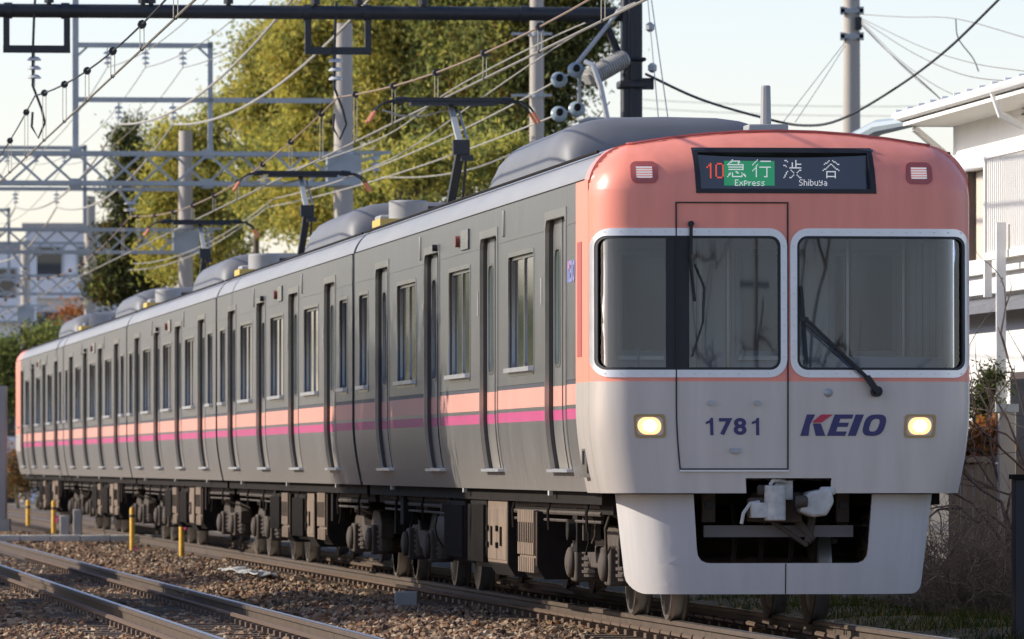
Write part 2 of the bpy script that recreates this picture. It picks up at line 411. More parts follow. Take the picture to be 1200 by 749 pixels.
# ------------------------------------------------------------------ tracks
def make_track(voff, label):
    e = empty('railway_track', trk(0, voff), TH, label, 'railway track', 'parallel railway tracks')
    prof = [(-.065, -.153), (.065, -.153), (.065, -.142), (.009, -.125), (.009, -.042), (.034, -.032), (.034, -.006), (.026, 0), (-.026, 0), (-.034, -.006), (-.034, -.032), (-.009, -.042), (-.009, -.125), (-.065, -.142)]
    for s in (-1, 1):
        m = MB(); cuts = np.arange(-50, 251, 12.5)
        for a, b in zip(cuts[:-1], cuts[1:]):
            m.mat(0).prism([(x + s * .5335, z) for x, z in prof], a + .004, b - .004)
        m.mat(1).add([(s * .5335 - .024, -50, .0025), (s * .5335 + .024, -50, .0025), (s * .5335 + .024, 250, .0025), (s * .5335 - .024, 250, .0025)], [(0, 1, 2, 3)])
        m.build('rail', [M['railside'], M['railtop']], e, ang=20)
    def sl(m, y):
        m.mat(0).box((0, y, -.235), (2.0, .22, .17))
        for s in (-1, 1):
            for q in (-1, 1):
                x = s * .5335 + q * .095
                m.mat(1).box((x, y, -.135), (.08, .16, .05))
                m.mat(1).tube([(x - q * .05, y - .05, -.125), (x + q * .01, y - .055, -.085), (x + q * .06, y, -.075), (x + q * .01, y + .055, -.085), (x - q * .05, y + .05, -.125)], .020, 6)
    first = None
    for i in range(100):
        y = -12 + .62 * i
        if first is None:
            m = MB(); sl(m, 0); first = m.build('sleeper', [M['sleeper'], M['clip']], e, ang=30); first.location = (0, y, 0)
        else:
            c = first.copy(); C.objects.link(c); c.parent = e; c.location = (0, y, 0)
    m = MB()
    for i in range(100, 330): m.mat(0).box((0, -12 + .62 * i, -.235), (2.0, .22, .17))
    tag(m.build('far_sleepers', [M['sleeper']], e), kind='stuff')
    return e
make_track(0, 'railway track the commuter train is standing on')
make_track(-3.8, 'empty railway track beside the train, rails shining in stripes of sun')

# ------------------------------------------------------------------ the train
def inset(z):
    return .085 * max(0, (1.58 - z) / .61) ** 1.7 if z < 1.58 else 0.0

def Fside(sgn):
    def F(u, z, off=0.0):
        return Vector((sgn * (HW - inset(z) + off), u, z))
    return F

RC = .33
def ztop(v): return 3.60 - .085 * v * v
def roofline(n=9):
    """outline of the roof from the near side over the top to the far side"""
    zt = ztop(HW - RC); pts = []
    for i in range(n + 1):
        a = R(180 - 90 * i / n); pts.append((-(HW - RC) + RC * math.cos(a), zt - RC + RC * math.sin(a)))
    for i in range(1, 8):
        v = -(HW - RC) + (HW - RC) * 2 * i / 8; pts.append((v, ztop(v)))
    for i in range(n + 1):
        a = R(90 - 90 * i / n); pts.append(((HW - RC) + RC * math.cos(a), zt - RC + RC * math.sin(a)))
    return pts

SIDE_CZ = [1.0, 1.06, 1.12, 1.18, 1.25, 1.32, 1.4, 1.48, 1.56]
D_W, D_Z0, D_Z1 = .68, 1.135, 3.03

def make_side(e, sgn, u0, u1, doors, wins, detail=True):
    F = Fside(sgn)
    holes = [rrect(d - D_W, d + D_W, D_Z0, D_Z1, .10, 4, (0, 0, 1, 1)) for d in doors]
    holes += [rrect(a, b, 1.90, 2.82, .04, 2) for a, b in wins]
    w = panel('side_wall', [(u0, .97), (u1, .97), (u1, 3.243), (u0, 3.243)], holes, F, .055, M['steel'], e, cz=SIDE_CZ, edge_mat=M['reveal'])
    def tw(p):                                        # a side panel's own small step proud of the wall
        return p
    for d in doors:
        a, b = d - D_W, d + D_W
        leafs = []
        for p, q in ((a - .02, d - .006), (d + .006, b + .02)):
            cu = (p + q) / 2
            leafs.append(rrect(cu - .19, cu + .19, 1.93, 2.80, .09, 4))
        dr = panel('door', [(a - .02, D_Z0 - .02), (b + .02, D_Z0 - .02), (b + .02, D_Z1 + .02), (a - .02, D_Z1 + .02)], leafs, F, .03, M['doorleaf'], e, cz=SIDE_CZ, off=-.054)
        for h in leafs:
            x0 = min(p[0] for p in h); x1 = max(p[0] for p in h)
            panel('glass', rrect(x0 - .01, x1 + .01, 1.92, 2.81, .09, 4), [], F, .006, M['reflectglass'] if d < 8 and u0 < 2 else M['darkglass'], dr, off=-.062)
            panel('glass_rim', rrect(x0 - .022, x1 + .022, 1.908, 2.822, .1, 4), [h], F, .008, M['steel_plain'], dr, off=-.049)
        m = MB(); 
        pth = [F(d, z, -.052) for z in np.linspace(D_Z0, D_Z1, 14)]
        m.tube(pth, .007, 4)
        m.build('rubber_seal', M['black'], dr)
        panel('door_frame', [(a - .035, D_Z0 - .002), (b + .035, D_Z0 - .002), (b + .035, D_Z1 + .06), (a - .035, D_Z1 + .06)],
              [rrect(a + .004, b - .004, D_Z0 + .004, D_Z1 - .004, .10, 4, (0, 0, 1, 1))], F, .03, M['steel_plain'], dr, cz=SIDE_CZ, off=.008)
        m = MB(); p = F(d, D_Z0 - .012, .012)
        m.box(p, (.075, 2 * D_W + .02, .022)); m.build('door_sill', M['frame'], dr)
    for a, b in wins:
        o = [rrect(a - .03, b + .03, 1.87, 2.85, .05, 3)]
        wide = (b - a) > 1.2
        mid = (a + b) / 2
        inner = [rrect(a + .035, mid - .02, 1.94, 2.79, .04, 3), rrect(mid + .02, b - .035, 1.94, 2.79, .04, 3)] if wide else [rrect(a + .03, b - .03, 1.94, 2.79, .04, 3)]
        fr = panel('window', rrect(a - .002, b + .002, 1.898, 2.822, .04, 2), inner, F, .03, M['steel_plain'], e, off=-.024)
        panel('pane', rrect(a + .01, b - .01, 1.92, 2.80, .03, 2), [], F, .006, M['darkglass'], fr, off=-.036)
        panel('trim', o[0], [rrect(a + .004, b - .004, 1.904, 2.816, .04, 2)], F, .012, M['steel_plain'], fr, off=.005)
        m = MB(); m.box(F(mid, 1.915, .0), (.09, b - a - .02, .035)); m.build('sill', M['frame'], fr)
    # door guide rail: the thin raised line over the doors
    st = [u0] + [q for d in doors for q in (d - D_W - .04, d + D_W + .04)] + [u1]
    m = MB()
    for a, b in zip(st[0::2], st[1::2]):
        m.box(F((a + b) / 2, 2.955, .001), (.006, b - a, .010)); m.box(F((a + b) / 2, 1.803, .001), (.006, b - a, .010))
    m.build('body_rail', M['steel'], e)
    return w

def side_fittings(e, sgn, uc, logo=None):
    F = Fside(sgn)
    m = MB(); m.box(F(uc - .55, 3.06, .006), (.02, .62, .17)); m.build('destination_display', M['screen'], e, bev=.005)
    m = MB(); m.tube([F(uc + .02, 3.06, 0), F(uc + .02, 3.06, .035)], .05, 10); m.build('side_lamp', M['redlamp'], e)
    for du in (-3.6, 3.5):
        m = MB(); m.box(F(uc + du, 3.10, .006), (.016, .10, .21)); m.build('vent_plate', M['steel_plain'], e, bev=.004)
    for du in (-6.35, -1.55, 3.25, 8.05):
        m = MB(); m.box(F(uc + du, 2.50, .003), (.006, .035, .20)); m.build('notice_sticker', M['white'], e)
    m = MB(); m.tube([F(uc + 1.9, 3.06, 0), F(uc + 1.9, 3.06, .05)], .03, 8); m.build('pilot_lamp', M['black'], e)

def make_roof(e, u0, u1, cut=0):
    rl = roofline(); n = len(rl)
    prof = rl + [(HW - .02, 3.20), (-HW + .02, 3.20)]
    m = MB(); m.prism(prof, u0, u1)
    o = m.build('roof', M['roof'], e, ang=30)
    for s in (-1, 1):
        g = MB(); g.tube([(s * (HW - .105), u0, 3.452), (s * (HW - .105), u1, 3.452)], .012, 6)
        g.bar((s * (HW - .002), u0, 3.247), (s * (HW - .002), u1, 3.247), .012, .008)
        g.build('gutter', M['under'], o)
    return o

def make_ac(e, uc, L=5.6, w=.96, z1=4.0):
    m = MB()
    # rounded crown seen in the cross section, nose ramps at both ends
    n = 14; secs = []
    for u, k, wz in ((-L / 2 - .30, .02, .86), (-L / 2 - .27, .45, .88), (-L / 2 - .20, .80, .92), (-L / 2 - .05, .95, .97), (-L / 2 + .25, 1, 1), (L / 2 - 1.3, .98, 1), (L / 2 - .7, .90, .98), (L / 2 - .1, .72, .95), (L / 2 + .35, .42, .92), (L / 2 + .55, .02, .90)):
        ring = []
        for i in range(n + 1):
            a = math.pi * i / n
            c, s = math.cos(a), math.sin(a)
            x = -w * wz * math.copysign(abs(c) ** .55, c); z = 3.50 + (z1 - 3.50) * k * (abs(s) ** .62)
            ring.append((x, uc + u, z))
        secs.append(ring)
    vs = [p for r_ in secs for p in r_]; k = n + 1
    fs = [(i * k + j, i * k + j + 1, (i + 1) * k + j + 1, (i + 1) * k + j) for i in range(len(secs) - 1) for j in range(n)]
    m.add(vs, fs)
    o = m.build('air_conditioner', M['ac'], e, ang=50)
    g = MB()
    for s in (-1, 1):
        g.mat(0).box((s * (w - .045), uc - .5, 3.60), (.05, L - 1.9, .15))
        for i in range(7):
            g.mat(1).box((s * (w - .019), uc - 2.0 + i * .5, 3.615), (.006, .10 if i % 2 else .22, .05))
    g.build('side_louvre', [M['acside'], M['under']], o, bev=.01)
    return o

def make_bogie(e, uc):
    b = empty('bogie', (0, uc, 0), parent=e)
    for y in (-1.1, 1.1):
        ax = MB(); ax.tube([(-.86, y, .41), (.86, y, .41)], .075, 12); ax.build('axle', M['wheel'], b)
        for s in (-1, 1):
            m = MB()
            Mx = Matrix.Rotation(R(90) * s, 3, 'Y')
            m.mat(0).lathe((s * .47, y, .41), [(.07, 0), (.17, .01), (.19, .03), (.33, .055), (.36, .03), (.438, 0), (.438, .015), (.413, .03), (.41, .03)], 40, Mx)
            m.mat(1).lathe((s * .47, y, .41), [(.411, .03), (.408, .10), (.405, .128), (.37, .13)], 40, Mx)
            m.mat(0).lathe((s * .47, y, .41), [(.37, .13), (.33, .105), (.2, .09), (.14, .13), (.07, .15)], 40, Mx)
            m.build('wheel', [M['wheel'], M['tread']], b, ang=25)
    for s in (-1, 1):
        m = MB(); x = s * .92
        pts = [(-1.55, .50), (-1.2, .62), (-.7, .62), (-.45, .46), (.45, .46), (.7, .62), (1.2, .62), (1.55, .50)]
        for (a, c), (d, f) in zip(pts[:-1], pts[1:]): m.bar((x, a, c), (x, d, f), .14, .17)
        m.build('side_frame', M['dusty2'], b, bev=.015)
        for y in (-1.1, 1.1):
            g = MB(); g.box((x + s * .02, y, .41), (.22, .30, .30)); g.lathe((x + s * .12, y, .41), [(.12, 0), (.12, .05), (.05, .07)], 14, Matrix.Rotation(R(90) * s, 3, 'Y'))
            g.build('axle_box', M['dusty2'], b, bev=.02)
            for d in (-.26, .26):
                q = MB(); q.tube([(x, y + d, .30), (x, y + d, .60)], .075, 10)
                for k in range(5): q.tube([(x, y + d, .33 + .05 * k), (x, y + d, .352 + .05 * k)], .092, 10)
                q.build('coil_spring', M['dusty2'], b)
            h = MB(); h.bar((x - s * .1, y - .55 * (1 if y > 0 else -1), .75), (x - s * .1, y - .5 * (1 if y > 0 else -1), .30), .07, .10); h.box((x - s * .2, y - .48 * (1 if y > 0 else -1), .42), (.12, .10, .3)); h.build('brake_shoe', M['dusty2'], b)
        g = MB(); g.lathe((s * .78, 0, .60), [(.18, 0), (.27, .05), (.29, .12), (.27, .2), (.2, .26)], 18); g.build('air_spring', M['under'], b)
        g = MB(); g.tube([(x + s * .13, -.6, .78), (x + s * .13, .5, .70)], .035, 8); g.tube([(x + s * .13, -.6, .78), (x + s * .13, -.35, .76)], .055, 8); g.build('damper', M['dusty2'], b)
    m = MB(); m.box((0, 0, .58), (1.6, .5, .24)); m.box((0, -.8, .5), (.9, .5, .4)); m.box((0, .8, .5), (.9, .5, .4)); m.build('bolster', M['under'], b, bev=.02)
    return b

def equip(e, s, u0, u1, z0, z1, style, vout=1.22, depth=.8):
    """one piece of underfloor equipment with its face at the outer side"""
    x0 = s * (vout - depth / 2); m = MB()
    if style == 'tank':
        m.mat(0).tube([(s * (vout - .3), u0, (z0 + z1) / 2), (s * (vout - .3), u0 + .05, (z0 + z1) / 2), (s * (vout - .3), u1 - .05, (z0 + z1) / 2), (s * (vout - .3), u1, (z0 + z1) / 2)], [(z1 - z0) * .3, (z1 - z0) / 2, (z1 - z0) / 2, (z1 - z0) * .3], 16)
        for u in (u0 + .25, u1 - .25): m.mat(1).tube([(s * (vout - .3), u - .02, (z0 + z1) / 2), (s * (vout - .3), u + .02, (z0 + z1) / 2)], (z1 - z0) / 2 + .012, 16)
        m.mat(1).box((s * (vout - .3), (u0 + u1) / 2, .90), (.06, u1 - u0 - .3, .14))
        return m.build('air_tank', [M['dusty2'], M['under']], e, ang=40)
    c = .06
    prof = [(0, z0), (depth - c, z0), (depth, z0 + c * 1.6), (depth, z1 - .01), (depth - .01, z1), (0, z1)]
    m.mat(1).prism([(s * (vout - depth + p), z) for p, z in prof], u0, u1)  # body kept black to paint in the shade on its end faces
    fx = s * (vout + .006)
    m.mat(1 if style == 'fins' else 0).box((fx - s * .003, (u0 + u1) / 2, (z0 + z1) / 2 + .05), (.010, u1 - u0 - .01, z1 - z0 - .11))
    L = u1 - u0
    if style == 'cover':                              # plain hinged cover with latches
        k = max(1, round(L / .8))
        for i in range(k):
            a, b = u0 + L * i / k + .03, u0 + L * (i + 1) / k - .03
            m.mat(0).box((fx, (a + b) / 2, (z0 + z1) / 2 + .03), (.014, b - a, z1 - z0 - .2))
            m.mat(1).box((fx + s * .02, b - .06, z0 + .40 * (z1 - z0)), (.02, .05, .05)); m.mat(1).box((fx + s * .02, b - .06, z0 + .62 * (z1 - z0)), (.02, .05, .05))
            m.mat(1).box((fx + s * .014, (a + b) / 2, z0 + .52 * (z1 - z0)), (.02, .05, .16))
    elif style == 'ribs':
        k = max(4, round(L / .14))
        for i in range(k): m.mat(0).box((fx, u0 + L * (i + .5) / k, (z0 + z1) / 2 + .1), (.05, L / k * .72, (z1 - z0) * .66))
        for i in range(k): m.mat(1).box((fx + s * .028, u0 + L * (i + .5) / k, (z0 + z1) / 2 + .1), (.006, L / k * .25, (z1 - z0) * .3))
        for i in range(k): m.mat(0).box((fx, u0 + L * (i + .5) / k, z0 + .11), (.04, L / k * .6, .12))
    elif style == 'fins':
        k = max(4, round(L / .09))
        for i in range(k): m.mat(1).box((fx, u0 + L * (i + .5) / k, (z0 + z1) / 2), (.06, L / k * .4, (z1 - z0) * .84))
    for u in (u0 + .08, u1 - .08): m.mat(1).box((s * (vout - .25), u, (z1 + .97) / 2), (.08, .07, max(.02, .97 - z1)))
    return m.build('equipment_box', [M['dusty'], M['under']], e, ang=30, bev=.008)

def underfloor(e, u0, u1, bog, lay):
    m = MB(); m.box((0, (u0 + u1) / 2, .925), (2.5, u1 - u0 - .1, .10))
    for s in (-1, 1): m.bar((s * 1.1, u0 + .1, .87), (s * 1.1, u1 - .1, .87), .12, .14)
    m.box((.2, (bog[0] + bog[1]) / 2, .56), (1.6, bog[1] - bog[0] - 3.9, .64))
    m.build('underframe', M['under'], e)
    for b in bog: make_bogie(e, b)
    for s, a, b, z0, z1, st in lay: equip(e, s, a, b, z0, z1, st)
    for s in (-1, 1):
        for u in np.arange(u0 + 1.2, u1 - 1, 2.6):
            m = MB(); m.tube([(s * 1.2, u, .93), (s * 1.23, u + .02, .8), (s * 1.22, u + .03, .66)], .012, 5); m.build('hanging_pipe', M['under'], e)
    for s in (-1, 1):
        for u in (u0 + 3.0, u0 + 9.6, u1 - 3.0):
            m = MB(); m.box((s * 1.30, u, .955), (.03, .09, .045)); m.build('jacking_lug', M['white'], e)
    rq = random.Random(int(u0 * 10) + 5)               # pipes, valves and small gear hung between the boxes
    for s in (-1, 1):
        m = MB()
        for z, r in ((.80, .018), (.74, .012), (.86, .022)): m.tube([(s * 1.16, u0 + .8, z), (s * 1.16, (u0 + u1) / 2, z - .01), (s * 1.16, u1 - .8, z)], r, 6)
        m.build('brake_pipe', M['dusty2'], e)
        for i in range(13):
            u = rq.uniform(u0 + 1, u1 - 1); h = rq.uniform(.12, .4); w = rq.uniform(.10, .32); x = s * rq.uniform(.95, 1.17)
            m = MB(); m.mat(rq.randint(0, 1)); m.box((x, u, .88 - h / 2), (.14, w, h)); m.tube([(x, u - w / 2, .86 - h), (x, u - w / 2 - .2, .80 - h * .6), (x, u - w / 2 - .28, .9)], .012, 5)
            if rq.random() < .5: m.tube([(x + s * .07, u, .86 - h * .5), (x + s * .13, u, .86 - h * .5)], w * .3, 10)
            m.build('valve_box', [M['under'], M['dusty2']], e, bev=.008)

# ---- intermediate car: local origin on the rail line at its front coupling plane
def mid_car(label):
    e = empty('train_car', (0, 0, 0), TH, label, 'train car', 'carriages of the commuter train')
    L0, L1 = .14, 19.86
    doors = [2.8, 7.6, 12.4, 17.2]
    wins = [(.72, 1.62), (4.25, 6.15), (9.05, 10.95), (13.85, 15.75), (18.4, 19.3)]
    for s in (-1, 1): make_side(e, s, L0, L1, doors, wins); side_fittings(e, s, 10)
    make_roof(e, L0, L1); make_ac(e, 9.6)
    for u in (L0, L1):
        m = MB(); m.prism([(v, z) for v, z in roofline()] + [(HW - .09, 1.0), (-HW + .09, 1.0)], u - .012, u + .012); m.build('end_wall', M['steel_plain'], e, ang=30)
    m = MB(); m.box((0, 0, 2.05), (1.1, .30, 1.9))
    for k in (-.1, 0, .1): m.box((0, k, 2.05), (1.18, .03, 1.98))
    m.build('gangway_bellows', M['black'], e)
    m = MB(); m.box((-.45, 3.0, 3.64), (.9, .55, .16)); m.tube([(-.62, 2.55, 3.55), (-.62, 2.55, 3.86)], .20, 18); m.build('roof_box', M['acside'], e, bev=.02)
    m = MB(); m.box((-.85, 1.7, 3.60), (.35, .9, .07)); m.build('walkway', M['yellowbox'], e)
    lay = [(-1, 5.3, 6.3, .32, .86, 'ribs'), (-1, 7.0, 7.9, .28, .86, 'cover'), (-1, 8.2, 9.7, .34, .84, 'fins'), (-1, 10.4, 11.3, .30, .84, 'ribs'), (-1, 11.6, 13.0, .40, .84, 'fins'), (-1, 13.3, 14.6, .42, .80, 'tank'),
           (1, 5.5, 8.5, .30, .85, 'cover'), (1, 9.0, 11.0, .32, .85, 'ribs'), (1, 11.5, 14.2, .30, .85, 'cover')]
    underfloor(e, L0, L1, (3.1, 16.9), lay)
    return e

def make_panto(e, u0):
    p = empty('pantograph', (0, u0, 0), parent=e)
    m = MB()
    for s in (-1, 1): m.bar((s * .5, -.7, 3.80), (s * .5, .7, 3.80), .07)
    for y in (-.6, .6): m.bar((-.5, y, 3.80), (.5, y, 3.80), .07)
    m.build('base_frame', M['blackpaint'], p)
    for sx in (-1, 1):
        for y in (-.6, .6):
            g = MB(); g.lathe((sx * .5, y, 3.56), [(.05, 0), (.09, .03), (.05, .06), (.09, .1), (.05, .13), (.08, .17), (.05, .2)], 10); g.build('insulator', M['porcelain'], p)
    kn = (0, -.75, 4.44)
    m = MB(); m.bar((0, .45, 3.84), kn, .085, .08); m.bar((.13, .45, 3.84), (.06, -.7, 4.36), .025); m.box(kn, (.17, .12, .15)); m.bar((.06, -.75, 4.36), (.06, -.75, 4.30), .12); m.build('lower_arm', M['blackpaint'], p)
    m = MB(); m.bar(kn, (-.02, .12, 4.90), .06, .05); m.tube([(.09, -.68, 4.46), (.06, .1, 4.86)], .014, 6); m.build('upper_arm', M['greysteel'], p)
    m = MB()
    for y in (-.06, .26):
        m.mat(0).box((0, y, 4.967), (1.02, .04, .035))
        for s in (-1, 1):
            m.mat(0).tube([(s * .50, y, 4.965), (s * .62, y, 4.955)], .03, 8)
            m.mat(0).tube([(s * .6, y, 4.955), (s * .70, y, 4.945), (s * .79, y, 4.89), (s * .83, y, 4.83)], .012, 6)
            m.mat(1).tube([(s * .825, y, 4.84), (s * .89, y, 4.73)], .017, 8)
    m.mat(0).box((0, .1, 4.925), (.9, .34, .03)); m.mat(2).tube([(-.74, .1, 4.86), (-.55, .1, 4.80), (-.3, .1, 4.80), (-.02, .1, 4.88)], .012, 6)
    m.build('collector_head', [M['blackpaint'], M['orange'], M['wirepale']], p)
    return p

cars_u = [0, 20.3, 40.3, 60.3, 80.3]
second = mid_car('second carriage of the train, with the pantograph nearest the pink nose')
make_panto(second, 4.1)
second.location = trk(cars_u[1], 0)
for k, lab in ((2, 'third carriage of the train, middle one of five'), (3, 'fourth carriage of the train, next to the tail carriage')):
    c = copy_tree(second); c.location = trk(cars_u[k], 0); c['label'] = lab
tail = copy_tree(second, skip=('pantograph',)); tail.location = trk(cars_u[4], 0); tail['label'] = 'tail carriage of the train, farthest away, with a pink end'
m = MB(); pr = roofline(); pr = [(v * .995, z - .004) for v, z in pr] + [(HW - .10, .98), (-HW + .10, .98)]
pr = [(v * 1.004, z + .004) for v, z in roofline()] + [(HW + .004, 1.5), (HW - .085, .98), (-HW + .085, .98), (-HW - .004, 1.5)]
m.prism(pr, 17.95, 20.2); m.build('tail_cab', M['front'], tail, ang=30, bev=.06)

# ---- leading car with the cab
lead = empty('train_car', trk(0, 0), TH, 'leading carriage with pink cab front, lit headlights and destination display', 'train car', 'carriages of the commuter train')

RF = .30
def wz(z): return 1 - inset(z) / HW
def ufront(v, z):
    u = v * v / 45.0
    if z > 1.78: u += (z - 1.78) * .012
    if z > 3.1: u += (z - 3.1) ** 2 * .5
    qx, qz = abs(v) - (HW - RC), z - (ztop(v) - RC)
    d = RC - (math.hypot(max(qx, 0), max(qz, 0)) + min(max(qx, qz), 0))
    d = max(d, 0.0008)
    if d < RF: u += RF - math.sqrt(max(0, RF * RF - (RF - d) ** 2))
    return u
def Ffront(v, z, off=0.0):
    h = 5e-4
    p = Vector((v * wz(z), ufront(v, z), z))
    if off == 0: return p
    dv = (ufront(v + h, z) - ufront(v - h, z)) / (2 * h); dz = (ufront(v, z + h) - ufront(v, z - h)) / (2 * h)
    dv = max(-6, min(6, dv)); dz = max(-6, min(6, dz))
    return p + Vector((dv, -1, dz)).normalized() * off
edge = [RF * (1 - math.cos(R(a))) for a in (6, 12, 19, 26, 34, 42, 50, 58, 66, 75, 85)]
CX = [-(HW - d) for d in edge] + [-.9, -.72, -.54, -.36, -.18, 0, .18, .36, .54, .72, .9] + [HW - d for d in edge]
CZ = [1.0, 1.1, 1.2, 1.3, 1.4, 1.5, 1.6, 1.78, 2.0, 2.2, 2.4, 2.6, 2.8, 2.9, 3.0, 3.1, 3.16, 3.22, 3.28, 3.33, 3.37, 3.41, 3.44, 3.47, 3.49, 3.51, 3.53, 3.55, 3.565, 3.578, 3.588]
outline = []
rl = roofline(12)
fo = [(-HW, .963), (-.305, .963), (-.305, 1.072), (.352, 1.072), (.352, .963), (HW, .963)] + [(v * .9995, z - .0006) for v, z in reversed(rl)]
LW = rrect(-1.365, -.035, 1.855, 2.825, .075, 5)         # near-side window with the emergency door
RW = rrect(.085, 1.335, 1.855, 2.825, .075, 5)
DISP = [(-.635, 3.145), (.655, 3.145), (.635, 3.452), (-.655, 3.452)]
panel('cab_front', fo, [LW, RW, DISP], Ffront, .03, M['front'], lead, CX, CZ, ang=50)
# cab side, pink from the corner to the first seam
for s in (-1, 1):
    F = Fside(s); u00 = ufront(HW, 2.0) - .06
    m = MB(); zs = [.963] + SIDE_CZ + [1.772, 2.2, 2.7, 3.1, 3.243]
    us = [RF - .02, .55, 1.115]
    def u_of(i, z): return us[i] if i else ufront(HW - .0005, z) - .004
    vs = [F(u_of(i, z), z, 0) for z in zs for i in range(3)]
    m.add(vs, [(3 * j + i, 3 * j + i + 1, 3 * j + 4 + i, 3 * j + 3 + i) for j in range(len(zs) - 1) for i in range(2)])
    m.build('cab_side', M['front'], lead, ang=30)
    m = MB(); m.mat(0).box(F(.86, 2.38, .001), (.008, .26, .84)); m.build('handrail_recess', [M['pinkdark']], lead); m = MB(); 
    m.mat(1).box(F(.84, 1.22, .004), (.012, .22, .24)); m.mat(2).box(F(.84, 1.22, .011), (.012, .10, .10)); m.mat(1).box(F(.84, 1.09, .02), (.05, .24, .03))
    m.build('cab_handrail', [M['pinkdark'], M['steel_plain'], M['black']], lead)
# cab roof (pink rim behind the front)
m = MB(); prof = rl + [(HW - .02, 3.2), (-HW + .02, 3.2)]
vs = [(v * .9995, ufront(v * .999, z - .001) - .004, z) for v, z in rl] + [(v, .62, z) for v, z in rl]
n = len(rl); m.add(vs, [(i, i + 1, n + i + 1, n + i) for i in range(n - 1)]); m.build('cab_roof', M['pink'], lead, ang=40)
m = MB(); m.tube([(v, ufront(v, z - .012) + .01, z + .002) for v, z in rl[11:-11]], .010, 6); m.build('roof_rim', M['pinkdark'], lead)
m = MB(); rr = rl[11:-11]
m.add([(v, .10 + ufront(v, z - .03) , z + .004) for v, z in rr] + [(v, .62, z + .012) for v, z in rr], [(i, i + 1, len(rr) + i + 1, len(rr) + i) for i in range(len(rr) - 1)])
m.build('roof_cap', M['pinkdark'], lead)

# window frames, glass, door gasket
cxw = [c for c in CX]; czw = [1.86, 2.0, 2.2, 2.4, 2.6, 2.8]
fl = panel('window_frame', rrect(-1.392, .012, 1.80, 2.880, .13, 6), [LW], Ffront, .012, M['frame'], lead, cxw, czw, off=.007)
fr = panel('window_frame', rrect(.035, 1.372, 1.80, 2.880, .13, 6), [RW], Ffront, .012, M['frame'], lead, cxw, czw, off=.007)
panel('glass', rrect(-1.37, -.03, 1.85, 2.83, .075, 5), [], Ffront, .006, M['windscreen'], fl, cxw, czw, off=-.014)
panel('glass', rrect(.08, 1.34, 1.85, 2.83, .075, 5), [], Ffront, .006, M['windscreen'], fr, cxw, czw, off=-.014)
for f, w in ((fl, LW), (fr, RW)):
    x0 = min(p[0] for p in w); x1 = max(p[0] for p in w)
    panel('gasket', rrect(x0 - .006, x1 + .006, 1.849, 2.831, .08, 5), [rrect(x0 + .018, x1 - .018, 1.873, 2.807, .06, 5)], Ffront, .012, M['black'], f, cxw, czw, off=.003)
m = MB()
for f, (a, b) in ((fl, (-1.30, -.02)), (fr, (.06, 1.30))):
    m = MB()
    for i in range(13):
        v = a + (b - a) * i / 12
        for z in (2.853, 1.828):
            p = Ffront(v, z, .006); q = Ffront(v, z, .012); m.tube([p, q], .004, 6)
    for z in np.linspace(1.95, 2.75, 8):
        v = -.012 if f is fl else .06
        m.tube([Ffront(v, z, .006), Ffront(v, z, .012)], .004, 6)
    m.build('rivet', M['greysteel'], f)
panel('window_post', [(-.868, 1.85), (-.700, 1.85), (-.700, 2.83), (-.868, 2.83)], [], Ffront, .012, M['black'], lead, cxw, czw, off=-.002)
DO = [(-.800, 1.133), (.022, 1.133), (.022, 3.070), (-.800, 3.070)]
dd = panel('emergency_door', DO, [[(-.790, 1.143), (.012, 1.143), (.012, 3.060), (-.790, 3.060)]], Ffront, .012, M['black'], lead, cxw, CZ, off=.0095)
m = MB()
for v, z in ((-.545, 1.615), (-.205, 1.615)): m.tube([Ffront(v, z, 0), Ffront(v, z, .025)], .020, 10)
m.box(Ffront(-.375, 1.272, .012), (.07, .03, .035)); m.build('latch', M['greysteel'], dd)
m = MB(); m.bar(Ffront(-.80, 1.125, .012), Ffront(.022, 1.125, .012), .02, .012); m.build('door_sill', M['frame'], dd)

